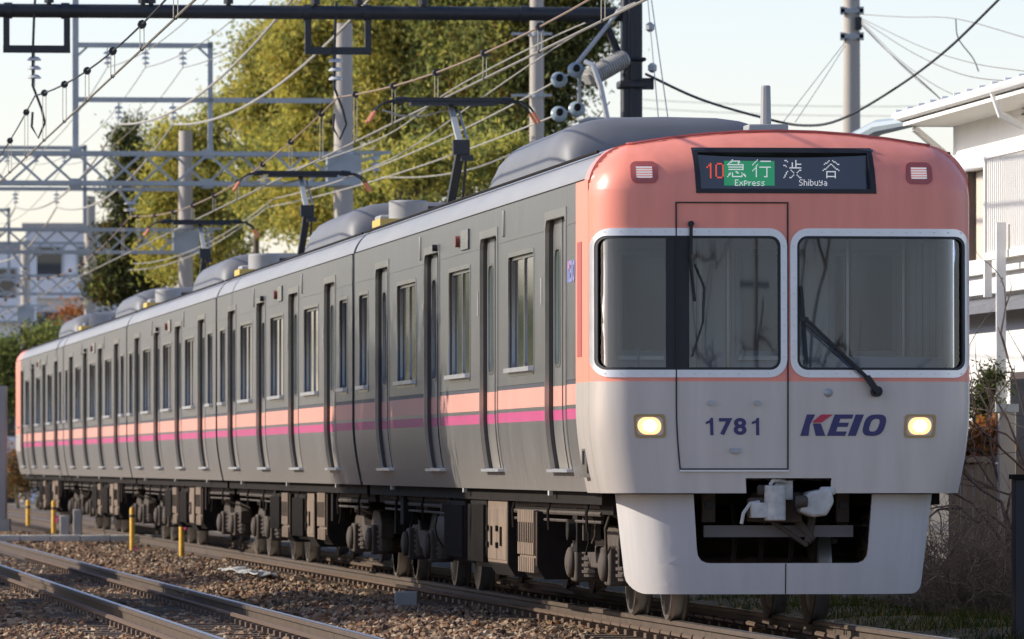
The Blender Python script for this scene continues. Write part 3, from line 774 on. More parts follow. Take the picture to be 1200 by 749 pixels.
# display
def Fdisp(v, z, off=0.0): return Vector((v, .135 + (z - 3.3) * .06 - off, z))
dp = panel('destination_display', [(-.648, 3.133), (.668, 3.133), (.648, 3.464), (-.668, 3.464)], [[(-.612, 3.166), (.628, 3.166), (.612, 3.428), (-.628, 3.428)]], Ffront, .075, M['black'], lead, cxw, [3.2, 3.3, 3.4], off=.006)
panel('screen', [(-.66, 3.14), (.66, 3.14), (.66, 3.46), (-.66, 3.46)], [], Fdisp, .01, M['screen'], dp)
GLY = {
'急': "....#...........|...########.....|..##.....##.....|.#.......#......|##############..|.............#..|.#############..|.............#..|.#############..|................|.......##.......|..#.#...##..#...|.##.#........##.|.#..#.......#.##|#...#########..#",
'行': "....#...........|...#...#########|..#.............|.#..............|#...#...........|...#............|...#..##########|..##........#...|.#.#........#...|#..#........#...|...#........#...|...#........#...|...#........#...|...#........#...|...#......###...",
'渋': ".##.......#.....|...#......#.....|.......#..#.....|.......#..#####.|##.....#..#.....|..#....#..#.....|.....##########.|................|......#......##.|...#...#....#...|..#.....#..#....|..#.............|.#......#..#....|.#.....#....#...|#....##......##.",
'谷': "......#..#......|.....#....##....|...##.......#...|..#....##....##.|......#..#......|.....#....#.....|....#......#....|..##........##..|.#............#.|....########....|....#......#....|....#......#....|....#......#....|....########....|....#......#....",
'1': "..#|.##|#.#|..#|..#|..#|..#|..#|..#", '0': ".###.|#...#|#...#|#...#|#...#|#...#|#...#|#...#|.###.",
'E': "####|#...|#...|###.|#...|#...|####", 'x': "....|....|#..#|.##.|.##.|#..#|#..#", 'p': "....|###.|#..#|#..#|###.|#...|#...", 'r': "...|...|#.#|##.|#..|#..|#..", 'e': "....|....|.##.|#..#|####|#...|.###", 's': "....|....|.###|#...|.##.|...#|###.",
'S': ".###|#...|#...|.##.|...#|...#|###.", 'h': "#...|#...|###.|#..#|#..#|#..#|#..#", 'i': "#|.|#|#|#|#|#", 'b': "#...|#...|###.|#..#|#..#|#..#|###.", 'u': "....|....|#..#|#..#|#..#|#..#|.###", 'y': "....|#..#|#..#|.###|...#|...#|###.", 'a': "....|....|.##.|...#|.###|#..#|.###"}
def led(name, items, mt, off=.008):
    m = MB()
    for ch, v, zt, px in items:
        for j, row in enumerate(GLY[ch].split('|')):
            for i, c in enumerate(row):
                if c == '#':
                    a, b = v + i * px, zt - j * px; k = px * .44
                    m.add([Fdisp(a - k, b - k, off), Fdisp(a + k, b - k, off), Fdisp(a + k, b + k, off), Fdisp(a - k, b + k, off)], [(0, 1, 2, 3)])
    return m.build(name, mt, dp, ang=0)
def word(w, v, zt, px):
    out = []
    for ch in w:
        out.append((ch, v, zt, px)); v += (len(GLY[ch].split('|')[0]) + 1) * px
    return out
k = .0112
led('route_number', [('1', -.555, 3.350, .0125), ('0', -.490, 3.350, .0125)], M['ledred'])
m = MB(); m.add([Fdisp(a, b, .004) for a, b in ((-.432, 3.192), (-.062, 3.192), (-.062, 3.372), (-.432, 3.372))], [(0, 1, 2, 3)]); m.build('service_field', M['ledgreen'], dp, ang=0)
for it in ([('急', -.405, 3.378, .0086), ('行', -.222, 3.378, .0086)], [('渋', .006, 3.375, .0088), ('谷', .285, 3.375, .0088)], word('Express', -.350, 3.233, .0066), word('Shibuya', .120, 3.236, .0066)):
    led('destination_text', it, M['ledwhite'])

# head and tail lamps
for v in (-.992, .992):
    h = panel('headlight', rrect(v - .115, v + .115, 1.365, 1.535, .025, 4), [rrect(v - .098, v + .098, 1.382, 1.518, .03, 4)], Ffront, .05, M['brass'], lead, off=.008)
    panel('reflector', rrect(v - .10, v + .10, 1.38, 1.52, .03, 4), [], Ffront, .01, M['frame'], h, off=-.002)
    panel('lens', rrect(v - .088, v + .082, 1.388, 1.512, .06, 6), [], Ffront, .008, M['lamp'], h, off=.005)
    panel('bulb', [(v + .0 + .048 * math.cos(t_), 1.450 + .040 * math.sin(t_)) for t_ in np.linspace(0, 2 * math.pi, 21)[:-1]], [], Ffront, .003, M['bulb'], h, off=.009)
for v in (-1.022, .985):
    h = panel('tail_light', rrect(v - .098, v + .098, 3.205, 3.362, .045, 5), [rrect(v - .060, v + .060, 3.240, 3.328, .02, 4)], Ffront, .03, M['pinkdark'], lead, [], [], off=.006)
    m = MB(); c = Ffront(v, 3.283, .0)
    for i in range(5): m.bar(Ffront(v - .058, 3.248 + .018 * i, .002), Ffront(v + .058, 3.248 + .018 * i, .002), .010, .011)
    m.build('louvre', M['tail'], h)
    panel('backing', rrect(v - .062, v + .062, 3.237, 3.331, .02, 3), [], Ffront, .004, M['greysteel'], h, off=-.004)

# numbers and lettering
def text_tris(s, size, off):
    cu = bpy.data.curves.new('lettering', 'FONT'); cu.body = s; cu.size = size; cu.offset = off; cu.resolution_u = 4; cu.space_character = 1.16
    o = bpy.data.objects.new('lettering', cu); C.objects.link(o)
    me = bpy.data.meshes.new_from_object(o.evaluated_get(bpy.context.evaluated_depsgraph_get()))
    P = [(v.co.x, v.co.y) for v in me.vertices]; Fs = [list(p.vertices) for p in me.polygons]
    bpy.data.objects.remove(o); bpy.data.curves.remove(cu); bpy.data.meshes.remove(me)
    return P, Fs
P, Fs = text_tris('78', .172, .0052)
x0 = min(p[0] for p in P); x1 = max(p[0] for p in P); y0 = min(p[1] for p in P); y1 = max(p[1] for p in P)
P = [(-.487 + (x - x0) / (x1 - x0) * .200, 1.383 + (y - y0) / (y1 - y0) * .125) for x, y in P]
panel('car_number', None, [], Ffront, .004, M['navy'], lead, [], [], off=.005, tris=(P, Fs))
for v in (-.583, -.247):
    panel('car_number', [(v + .030, 1.383), (v + .053, 1.383), (v + .053, 1.508), (v + .036, 1.508), (v + .028, 1.491), (v, 1.479), (v, 1.462), (v + .030, 1.471)], [], Ffront, .004, M['navy'], lead, off=.005)
def logo(name, F, v0, z0, w, h, off, mblue, mred, parent):
    """the operator's lettering, drawn 100 wide and 25 high"""
    def S(poly, mirror=1): return [(v0 + x / 100 * w * mirror, z0 + y / 25 * h) for x, y in poly]
    blue = [[(0, 0), (9, 25), (17, 25), (11.5, 10.5), (9.5, 0)] if False else [(0, 0), (7.5, 25), (17, 25), (11, 13), (9.5, 0)],
            [(14.5, 14.5), (23.5, 14.5), (29, 0), (18, 0)],
            [(31, 0), (39.5, 25), (61, 25), (59.4, 20), (46, 20), (44.6, 15.5), (56, 15.5), (54.4, 10.5), (43, 10.5), (41.4, 5.2), (53.6, 5.2), (51.8, 0)],
            [(55, 0), (63.6, 25), (73, 25), (64.4, 0)]]
    for p in blue: panel(name, S(p), [], F, .004, mblue, parent, off=off)
    panel(name, S([(14, 16.5), (24, 25), (37.5, 25), (24.5, 15.5), (16, 15.2)]), [], F, .004, mred, parent, off=off)
    def ell(cx, cy, rx, ry, sh): return [(cx + rx * math.copysign(abs(math.cos(t)) ** .7, math.cos(t)) + sh * (ry * math.copysign(abs(math.sin(t)) ** .7, math.sin(t))), cy + ry * math.copysign(abs(math.sin(t)) ** .7, math.sin(t))) for t in np.linspace(0, 2 * math.pi, 33)[:-1]]
    panel(name, S(ell(85.5, 12.5, 12.5, 12.6, .24)), [S(ell(85.5, 12.5, 5.2, 7.4, .3))], F, .004, mblue, parent, off=off)
logo('operator_lettering', Ffront, .108, 1.378, .638, .155, .005, M['navy'], M['red'], lead)
m = MB(); c = Ffront(.312, 1.690, .004); m.lathe(c, [(.032, 0), (.026, .008), (.012, .016)], 14, Matrix.Rotation(R(90), 3, 'X')); m.build('horn_cap', M['greysteel'], lead)

# wipers
m = MB(); pv = Ffront(.660, 1.700, .05)
m.tube([Ffront(.660, 1.700, 0), Ffront(.660, 1.700, .07)], .040, 12)
m.bar(Ffront(.668, 1.69, .06), Ffront(.585, 1.805, .06), .065, .04)
m.bar(Ffront(.60, 1.79, .06), Ffront(.13, 2.235, .05), .028, .02); m.bar(Ffront(.575, 1.80, .06), Ffront(.125, 2.19, .05), .012, .012)
m.bar(Ffront(.112, 2.46, .025), Ffront(.150, 1.90, .025), .022, .03); m.bar(Ffront(.118, 2.22, .045), Ffront(.15, 2.22, .03), .05, .03)
m.build('wiper', M['black'], lead)
m = MB(); m.tube([Ffront(-.69, 2.91, 0), Ffront(-.69, 2.91, .05)], .022, 8); m.bar(Ffront(-.690, 2.915, .045), Ffront(-.690, 2.68, .03), .022, .02); m.bar(Ffront(-.700, 2.72, .03), Ffront(-.660, 2.35, .015), .016, .02)
m.tube([Ffront(-.66, 2.62, .02), Ffront(-.59, 2.45, .02), Ffront(-.60, 2.2, .012), Ffront(-.68, 1.95, .012)], .007, 6); m.build('wiper', M['black'], lead)

# skirt below the body
def wsk(z): return 1.17 - .085 * (0.965 - z) / .73
def uskirt(v, z):
    w = wsk(z); u = .10 + v * v / 14 + (.965 - z) * .05
    d = max(w - abs(v), .001); rs = .34
    if d < rs: u += (rs - math.sqrt(rs * rs - (rs - d) ** 2)) * 1.35
    return u
def Fskirt(a, z, off=0.0):
    v = a / 1.17 * wsk(z); h = 5e-4
    p = Vector((v, uskirt(v, z), z))
    if off == 0: return p
    dv = (uskirt(v + h, z) - uskirt(v - h, z)) / (2 * h); dv = max(-5, min(5, dv))
    return p + Vector((dv, -1, 0)).normalized() * off
so_ = [(-1.169, .955), (-1.169, .36)] + [(-1.049 + .12 * math.cos(R(a)), .35 + .12 * math.sin(R(a))) for a in (195, 210, 225, 240, 255, 270)] + [(1.049 + .12 * math.cos(R(a)), .35 + .12 * math.sin(R(a))) for a in (270, 285, 300, 315, 330, 345)] + [(1.169, .36), (1.169, .955)]
eds = [.34 * (1 - math.cos(R(a))) for a in (6, 14, 22, 31, 40, 50, 60, 70, 80)]
cs = [-(1.17 - d) for d in eds] + [-.7, -.4, 0, .4, .7] + [1.17 - d for d in eds]
hole = [(-.655, .955)] + [(-.655, .56), (-.650, .51), (-.628, .475), (-.59, .458), (-.55, .455)] + [(.55, .455), (.59, .458), (.628, .475), (.650, .51), (.655, .56)] + [(.655, .955)]
so_ = [(-1.169, .955)] + so_[1:-1] + [(1.169, .955)] + list(reversed(hole))
sk = panel('skirt', so_, [], Fskirt, .025, M['skirt'], lead, cs, [.3, .45, .6, .8], ang=50)
m = MB(); m.bar(Fskirt(.02, .452, .001), Fskirt(.02, .232, .001), .008, .004); m.build('skirt_joint', M['black'], sk)
# coupler and what shows in the opening
cp = empty('coupler', (0, 0, 0), parent=lead)
m = MB(); m.tube([(-.075, .02, .765), (-.075, .02, .77), (-.075, .02, 1.015), (-.075, .02, 1.02)], [.07, .078, .078, .07], 20); m.box((.0, .16, .985), (.13, .16, .14)); m.tube([(-.11, .03, 1.02), (-.09, .03, 1.055), (-.03, .06, 1.055), (.02, .08, 1.04)], .016, 8); m.build('coupler_head', M['white'], cp, bev=.008)
m = MB(); m.prism([(.10, .83), (.16, .97), (.33, 1.005), (.355, .90), (.30, .80), (.2, .79)], -.02, .30); m.box((.31, .02, .98), (.12, .06, .06)); m.build('coupler_jaw', M['white'], cp, bev=.02)
m = MB(); m.tube([(.07, 0, .90), (.16, 0, .90)], .045, 12); m.tube([(-.20, .05, .985), (-.12, .05, .985)], .04, 10); m.box((-.19, .1, .86), (.14, .14, .14)); m.bar((.10, .3, .80), (.23, .2, .62), .05); m.bar((-.12, .3, .80), (.19, .2, .58), .035); m.bar((.24, .3, .80), (.19, .2, .60), .05); m.box((0, .6, .86), (.3, .8, .22)); m.build('coupler_body', M['dusty2'], cp, bev=.012)
m = MB(); m.box((-.19, .02, .84), (.13, .1, .11)); m.tube([(-.19, .0, .90), (-.26, -.02, .89), (-.31, -.02, .82), (-.325, -.02, .74)], .014, 8); m.build('air_hose', M['white'], cp, bev=.02)
m = MB(); m.bar((-.55, .36, .685), (.545, .36, .685), .05, .085)
m.build('cross_bar', mat('grey crossbar', (.17, .155, .145), .7), lead)
for v in (-.51, .475):
    m = MB(); m.mat(0).box((v, .40, .86), (.095, .05, .22)); m.mat(1).lathe((v, .372, .875), [(.032, 0), (.032, .004)], 16, Matrix.Rotation(R(90), 3, 'X')); m.build('safety_chain_lug', [M['dusty2'], M['black']], lead, bev=.02)
m = MB()
for v in (-.3, -.1, .12, .3): m.tube([(v, .7, .9), (v + .02, .62, .7), (v, .7, .3)], .02, 6)
m.build('hanging_hose', M['under'], lead)

# cab interior
m = MB(); m.box((0, 1.9, 2.2), (2.6, .05, 2.3)); cab = m.build('cab_partition', M['cabin'], lead)
for v in (-.75, .15, .85):
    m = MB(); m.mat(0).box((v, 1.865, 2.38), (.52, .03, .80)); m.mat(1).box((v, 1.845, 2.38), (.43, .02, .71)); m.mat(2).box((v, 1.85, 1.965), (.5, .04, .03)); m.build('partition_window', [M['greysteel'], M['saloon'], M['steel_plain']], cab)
m = MB(); m.box((.75, 1.0, 1.76), (1.2, .5, .25)); m.box((.75, .62, 1.88), (1.0, .06, .16)); m.box((-.95, .72, 1.79), (.75, .5, .16)); m.tube([(-1.0, .6, 1.86), (-1.0, .6, 2.02)], .012, 6); m.tube([(-.80, .6, 1.86), (-.80, .6, 2.02)], .012, 6); m.box((-.9, .6, 1.93), (.5, .012, .012))
m.build('control_desk', M['cabindark'], lead, bev=.02)
m = MB(); m.box((0, 1.2, 1.5), (2.6, 1.5, .05)); m.box((0, 1.2, 3.10), (2.6, 1.5, .05)); m.box((1.33, 1.2, 2.3), (.04, 1.5, 1.6)); m.build('cab_lining', M['cabindark'], lead)
for v in (.70, 1.12, -.42, -.2):
    m = MB(); m.tube([(v, 1.6, 1.8), (v, 1.6, 2.9)], .024, 8); m.build('cab_pole', M['steel_plain'], lead)
m = MB()
for i in range(6):
    v = 1.05 + .05 * i; m.prism([(v - .02, 1.9), (v + .02, 1.9), (v + .022, 2.8), (v - .022, 2.8)], .75 + .02 * (i % 2), .76 + .02 * (i % 2))
m.build('cab_blind', mat('fawn blind', (.35, .33, .24), .8), lead)

# body of the leading car
L0, L1 = 1.115, 20.16
ldoors = [2.42, 7.32, 12.18, 17.1]
lwins = [(3.95, 5.80), (8.85, 10.65), (13.7, 15.55), (18.62, 19.62)]
for s in (-1, 1):
    make_side(lead, s, L0, L1, ldoors, lwins); side_fittings(lead, s, 9.75)
for F, nm in ((Fside(-1), 'side'),):
    pk = mat('pink lettering', (.62, .25, .36), .45); bl = mat('blue lettering', (.24, .25, .46), .45)
    logo('side_lettering', lambda a, b, off=0.0, F=F: F(1.66 - a, b, off), 0, 2.52, .5, .16, .004, bl, pk, lead)
make_roof(lead, .60, L1); make_ac(lead, 9.4, 5.4)
m = MB(); m.prism([(v, z) for v, z in roofline()] + [(HW - .09, 1.0), (-HW + .09, 1.0)], L1 - .012, L1 + .012); m.build('end_wall', M['steel_plain'], lead, ang=30)
m = MB(); m.tube([(.10, 1.75, 3.55), (.10, 1.75, 3.70)], .12, 14); m.box((.10, 1.75, 3.68), (.30, .3, .05)); m.tube([(.10, 1.75, 3.69), (.10, 1.75, 4.0)], [.042, .036], 10); m.build('radio_antenna', M['acside'], lead, bev=.01)
lay = [(-1, 5.35, 6.55, .26, .80, 'ribs'), (-1, 7.55, 9.05, .25, .88, 'cover'), (-1, 9.2, 10.5, .30, .88, 'fins'), (-1, 11.0, 12.6, .32, .86, 'fins'), (-1, 12.9, 14.6, .36, .84, 'tank'), (1, 5.4, 9.0, .3, .85, 'cover'), (1, 9.5, 14, .3, .85, 'ribs')]
underfloor(lead, .7, L1, (3.25, 17.2), lay)
m = MB(); m.tube([(-1.0, 1.1, .88), (-1.0, 1.15, .88), (-1.0, 1.65, .86), (-1.0, 1.72, .86)], [.06, .10, .10, .05], 14); m.tube([(-1.1, 1.3, .88), (-1.14, 1.45, .7), (-1.12, 1.55, .5), (-1.08, 1.7, .55)], .012, 6); m.build('air_tank', M['dusty2'], lead)
m = MB(); m.bar((-1.08, .95, .95), (-1.08, .95, .42), .04, .06); m.bar((-1.08, .80, .95), (-1.08, .95, .80), .04, .06); m.build('step_bracket', M['under'], lead)

# ------------------------------------------------------------------ overhead line gantries
def uY(Y, v=0.0): return (Y - ORG.y - V.y * v) / T.y
GY = [94, 139, 184, 229, 274]

def disc_insulator(m, top, n=3, r=.075, d=.09, k=0):
    """a string of porcelain discs hanging down from a point"""
    t = Vector(top)
    m.tube([t, t - Vector((0, 0, d * n + .1))], .012, 5)
    for i in range(n):
        z = -.06 - d * i
        m.lathe(t + Vector((0, 0, z - .05)), [(.02, .05), (r * .6, .045), (r, .015), (r, 0), (.03, 0)], 12)

def truss_gantry(Y, label):
    e = empty('line_gantry', trk(uY(Y), 0, -.2), TH, label, 'gantry', 'lattice gantries over the tracks')
    for v in (3.88, -8.3):
        m = MB(); m.tube([(v, 0, 0), (v, 0, 4.5), (v, 0, 9.4)], [.20, .185, .165], 16); m.build('pole', M['polecon'], e)
        m = MB()
        for z in (6.45, 7.0): m.tube([(v, 0, z), (v, 0, z + .07)], .205, 16)
        m.box((v, 0, 6.72), (.62, .44, .56)); m.build('pole_clamp', M['greysteel'], e)
    m = MB(); z0, z1 = 6.47, 7.01; d = .22
    for y in (-d, d):
        for z in (z0, z1): m.bar((-8.2, y, z), (3.8, y, z), .07, .08)
        n = 20; k_ = 0 if y < 0 else 1
        for i in range(n):
            a, b = -8.2 + 12 * i / n, -8.2 + 12 * (i + 1) / n
            m.bar((a, y, z0 if (i + k_) % 2 else z1), (b, y, z1 if (i + k_) % 2 else z0), .045, .045)
            if i % 4 == 0: m.box((a, y - .01, z1), (.2, .012, .16)); m.box((a, y - .01, z0), (.2, .012, .16))
    for i in range(12):
        x = -8 + 12 * i / 12
        for z in (z0, z1): m.bar((x, -d, z), (x, d, z), .04)
    m.build('truss', M['greysteel'], e)
    m = MB()
    m.bar((-1.0, 0, 7.0), (-1.0, 0, 10.0), .11); m.bar((1.45, 0, 7.0), (1.45, 0, 9.05), .09)
    m.bar((-1.0, 0, 8.98), (1.5, 0, 8.98), .09); m.bar((-1.0, 0, 7.99), (3.8, 0, 7.99), .09)
    m.bar((-1.0, 0, 8.75), (-.75, 0, 8.98), .04); m.bar((-1.0, 0, 7.76), (-.75, 0, 7.99), .04); m.bar((1.45, 0, 8.75), (1.2, 0, 8.98), .04)
    m.build('feeder_frame', M['greysteel'], e)
    for v, z in ((-.42, 8.93), (.27, 8.93), (.95, 8.93), (-.22, 7.94), (.77, 7.94)):
        m = MB(); disc_insulator(m, (v, 0, z), 3); m.build('insulator', M['porcelain'], e)
    for v in (0, -3.75):
        m = MB(); m.bar((v - .28, 0, 6.45), (v, 0, 6.05), .05); m.bar((v + .28, 0, 6.45), (v, 0, 6.05), .05); m.build('hanger', M['greysteel'], e)
        m = MB(); disc_insulator(m, (v, 0, 6.2), 2, .12, .12); m.build('insulator', M['porcelain'], e)
    m = MB(); m.bar((3.8, 0, 7.05), (4.75, 0, 7.05), .06); m.bar((3.8, 0, 6.75), (4.6, 0, 7.03), .04); m.build('side_arm', M['greysteel'], e)
    m = MB(); disc_insulator(m, (4.47, 0, 7.03), 3, .09, .1); m.build('insulator', M['porcelain'], e)
    return e
gl = ['lattice gantry nearest the camera, its concrete pole rising left of the front pantograph', 'lattice gantry second in line, pole right of the dark conifer', 'lattice gantry third in line, brownish pole beside the dark conifer', 'farthest lattice gantry, its pole in front of the white building']
for Y, l in zip(GY[1:], gl): truss_gantry(Y, l)

def pipe_gantry(Y):
    e = empty('line_gantry', trk(uY(Y), 0, -.2), TH, 'black tubular gantry with square hanging frames and a thick round beam', 'gantry')
    m = MB(); m.box((3.63, 0, 4.4), (.25, .25, 8.8)); m.box((3.63, 0, 6.05), (.34, .34, .10)); m.box((3.63, 0, 6.36), (.34, .34, .05)); m.build('column', M['blackpaint'], e, bev=.03)
    m = MB(); m.tube([(-9, 0, 6.92), (3.5, 0, 6.92)], .085, 16)
    for x in (-8.2, -4.05, -3.35, -.38, .36, 2.3): m.tube([(x - .05, 0, 6.92), (x + .05, 0, 6.92)], .10, 16)
    m.tube([(3.5, 0, 6.35), (3.35, 0, 6.72), (3.0, 0, 6.9)], .05, 8); m.build('beam', M['blackpaint'], e)
    for v in (0.0, -3.70):
        m = MB()
        m.bar((v - .37, 0, 6.9), (v - .37, 0, 6.42), .075, .09); m.bar((v + .37, 0, 6.9), (v + .37, 0, 6.42), .075, .09); m.bar((v - .41, 0, 6.45), (v + .41, 0, 6.45), .075, .09)
        f = m.build('hanging_frame', M['blackpaint'], e)
        m = MB(); disc_insulator(m, (v - .03, 0, 6.42), 3, .085, .11); m.build('insulator', M['porcelain'], f)
        m = MB(); m.tube([(v - .02, 0, 7.05), (v - .03, -.06, 6.95), (v - .05, -.05, 6.4), (v - .05, -.04, 6.0), (v + .06, 0, 5.72), (v + .1, 0, 5.55), (v + .02, 0, 5.36), (v - .06, 0, 5.5), (v - .05, 0, 5.68)], .016, 6); m.build('jumper_lead', M['wireblk'], f)
    for v in (-3.55, -2.4, -2.3, -1.35, -.28, .25, 1.05):
        m = MB(); m.tube([(v, 0, 7.0), (v, 0, 7.22)], .03, 8); m.lathe((v, 0, 7.02), [(.06, 0), (.06, .06), (.03, .08)], 10); m.build('post_insulator', M['wireblk'], e)
    a = Vector((3.52, -.2, 6.37)); b = Vector((3.04, -.5, 6.10)); dd = b - a
    m = MB(); m.tube([a, b], .105, 18)
    for i in range(1, 16): m.tube([a + dd * (i / 16 - .012), a + dd * (i / 16 + .012)], .120, 18)
    m.bar(b + dd * .06, b, .12); m.build('surge_arrester', mat('dusty arrester', (.36, .34, .30), .5, noise=.2, nscale=8), e)
    for p in ((2.71, -.2, 6.10), (2.92, -.2, 6.22), (2.71, -.2, 5.68), (2.93, -.2, 5.74)):
        m = MB(); m.lathe(Vector(p), [(.03, -.05), (.095, -.03), (.105, 0), (.095, .02), (.04, .05)], 18, Matrix.Rotation(R(70), 3, 'X')); m.lathe(Vector(p) + Vector((0, -.07, .02)), [(.045, -.02), (.04, .03)], 10, Matrix.Rotation(R(70), 3, 'X')); m.m[-12:] = [1] * 12; m.build('disc_insulator', [M['bluepor'], M['under']], e)
    m = MB(); m.tube([(3.5, -.1, 7.0), (2.92, -.15, 6.28)], .028, 8); m.bar((2.96, -.2, 6.2), (2.96, -.2, 5.75), .04); m.bar((2.93, -.2, 5.74), (2.71, -.2, 5.68), .025); m.bar((2.92, -.2, 6.22), (2.71, -.2, 6.10), .025)
    m.tube([(3.5, 0, 5.62), (3.08, -.1, 5.62), (2.96, -.1, 5.58)], .03, 8); m.tube([(3.5, 0, 5.5), (3.2, -.1, 5.62)], .018, 6); m.build('strut', M['greysteel'], e)
    m = MB(); m.tube([(2.98, -.6, 6.30), (3.08, -.65, 6.26), (3.17, -.65, 6.0), (3.26, -.6, 5.6), (3.32, -.5, 4.6)], .035, 10); m.build('cable_sleeve', M['porcelain'], e)
    m = MB(); m.box((3.80, -.1, 6.06), (.18, .12, .14)); m.box((3.62, -.14, 5.2), (.04, .02, 3.4)); m.tube([(3.6, -.14, 8.6), (3.58, -.15, 6.4), (3.55, -.15, 6.15)], .012, 6); m.build('cable_clamp', M['blackpaint'], e)
    m = MB()
    for x0, x1 in ((3.72, 4.0), (3.72, 4.18)): m.tube([(x0 + .02, -.1, 8.0), (x1, -.6, 4.4)], .007, 5)
    for x, z in ((3.83, 6.75), (3.86, 6.25), (4.04, 5.55)): m.lathe((x, -.25, z), [(.02, -.06), (.055, -.03), (.055, .03), (.02, .06)], 10)
    m.build('stay_wire', M['greysteel'], e)
    return e
pipe_gantry(GY[0])

# ------------------------------------------------------------------ wires
def sagpts(a, b, sag, n=18):
    a, b = Vector(a), Vector(b)
    return [a.lerp(b, i / n) - Vector((0, 0, 4 * sag * (i / n) * (1 - i / n))) for i in range(n + 1)]
def crv(pts, n=8):
    P = [Vector(p) for p in pts]; P = [P[0] * 2 - P[1]] + P + [P[-1] * 2 - P[-2]]; out = []
    for i in range(1, len(P) - 2):
        for k in range(n):
            t = k / n
            out.append(.5 * ((2 * P[i]) + (P[i + 1] - P[i - 1]) * t + (2 * P[i - 1] - 5 * P[i] + 4 * P[i + 1] - P[i + 2]) * t * t + (3 * P[i] - P[i - 1] - 3 * P[i + 1] + P[i + 2]) * t ** 3))
    return out + [P[-2]]
def overhead(v, label, mm):
    e = empty('overhead_line', trk(0, 0), TH, label, 'overhead line', 'overhead contact lines')
    st = [uY(y) for y in [49] + GY]
    mess, cont = MB(), MB()
    zm, zc = 5.68, 5.03
    for i, (a, b) in enumerate(zip(st[:-1], st[1:])):
        P_ = sagpts((v, a, zm), (v, b, zm), .42); mess.tube(P_, .010, 6)
        n = 9 if i < 3 else 6
        for k in range(n):
            t = (k + .5) / n; u = a + (b - a) * t; z = zm - 4 * .42 * t * (1 - t)
            d = MB()
            for s in (-.035, .035): d.mat(0).tube([(v + s * .6, u + s, zc), (v + s * .6, u + s, z)], .0045, 4)
            d.mat(1).tube([(v, u - .05, z), (v, u + .05, z)], .042, 8); d.mat(1).tube([(v, u - .03, zc), (v, u + .03, zc)], .02, 6)
            d.build('dropper', [M['wiregrey'], M['wireblk']], e)
    cont.tube([(v, st[0], zc), (v, st[-1], zc)], .012, 6)
    mess.build('messenger_wire', mm, e); cont.build('contact_wire', M['wiregrey'], e)
overhead(0.0, 'bronze coloured contact line running above the train with beaded droppers', M['wireorange'])
overhead(-3.72, 'dark contact line with beaded droppers above the empty track', M['wireblk'])

def wire(name, label, pts, r, mt, cat='cable', group=None):
    m = MB(); m.tube(pts, r, 6); o = m.build(name, mt); tag(o, label, cat, group); return o
def run(v, z, sag, ys, v2=None):
    out = []
    for i, (a, b) in enumerate(zip(ys[:-1], ys[1:])):
        p = sagpts(trk(uY(a), v, z), trk(uY(b), v, z), sag); out += p if i == 0 else p[1:]
    return out
wire('feeder_cable', 'thick pale feeder cable on the inner insulator of the square frame', run(-.22, 7.35, .55, [49] + GY[:4]), .020, M['wirepale'])
wire('feeder_cable', 'thick pale feeder cable on the outer insulator of the square frame', run(.77, 7.35, .55, [49] + GY[:4]), .020, M['wirepale'])
for v, w in ((-.42, 'left'), (.27, 'middle'), (.95, 'right')):
    wire('line_wire', 'thin wire from the %s insulator along the top of the square frame' % w, run(v, 8.38, .45, [49] + GY), .008, M['wiregrey'])
wire('feeder_cable', 'pale wire ending at the upper pair of disc insulators on the black column', sagpts(trk(uY(94), 2.71, 5.9), trk(uY(139), 2.6, 6.0), .18) + sagpts(trk(uY(139), 2.6, 6.0), trk(uY(184), 2.6, 6.0), .3)[1:], .010, M['wirepale'])
wire('feeder_cable', 'pale wire ending at the lower pair of disc insulators on the black column', sagpts(trk(uY(94), 2.71, 5.48), trk(uY(139), 2.5, 5.85), .12) + sagpts(trk(uY(139), 2.5, 5.85), trk(uY(184), 2.5, 5.85), .3)[1:], .010, M['wirepale'])
wire('feeder_cable', 'pale sagging wire from the side arm insulator down to the train roof', crv([pt(444, 208, 139), pt(500, 207, 130), pt(560, 196, 121), pt(640, 163, 111), pt(690, 145, 106), pt(714, 120, 94.6)]), .011, M['wirepale'])
wire('feeder_cable', 'brownish wire slanting behind the front pantograph head', crv([pt(745, 3, 93.6), pt(645, 45, 97), pt(530, 105, 104), pt(440, 165, 112), pt(300, 212, 139)]), .009, M['wirepale'])
wire('feeder_cable', 'thin wire rising from the rear pantograph towards the black column', crv([pt(735, 8, 93.8), pt(660, 50, 97), pt(560, 118, 103), pt(470, 180, 112), pt(400, 210, 125)]), .009, M['wirepale'])
wire('slack_cable', 'thick black cable drooping from the black column behind the train roof to the upper right', crv([pt(757, 87, 93.8), pt(820, 116, 96), pt(890, 137, 98), pt(940, 147, 98), pt(985, 140, 96), pt(1050, 103, 94), pt(1110, 58, 92), pt(1172, -2, 90)]), .017, M['wireblk'])

# ------------------------------------------------------------------ utility poles
def utility_pole(x, Y, w0, top, label):
    p = pt(x, HY, Y); s = FPX / Y; r = w0 / s / 2
    e = empty('utility_pole', (p.x, Y, -.35), 0, label, 'utility pole')
    m = MB(); m.tube([(0, 0, 0), (0, 0, top + .35)], [r * 1.25, r * .95], 18); m.build('pole', M['polecon'], e)
    return e, s
e, s = utility_pole(998, 120, 19.5, 10.2, 'concrete utility pole with cable clamps rising above the train nose')
for y in (13, 43):
    z = CAMZ + (HY - y) / s + .35
    m = MB(); m.tube([(0, 0, z - .05), (0, 0, z + .05)], .15, 16); m.box((0, -.12, z), (.36, .06, .06)); m.box((.15, -.1, z), (.07, .1, .12)); m.box((-.15, -.1, z), (.07, .1, .12)); m.build('pole_clamp', M['greysteel'], e)
m = MB(); m.box((.1, -.14, CAMZ + (HY - 28) / s + .35), (.1, .1, .2)); m.build('cable_box', M['wireblk'], e)
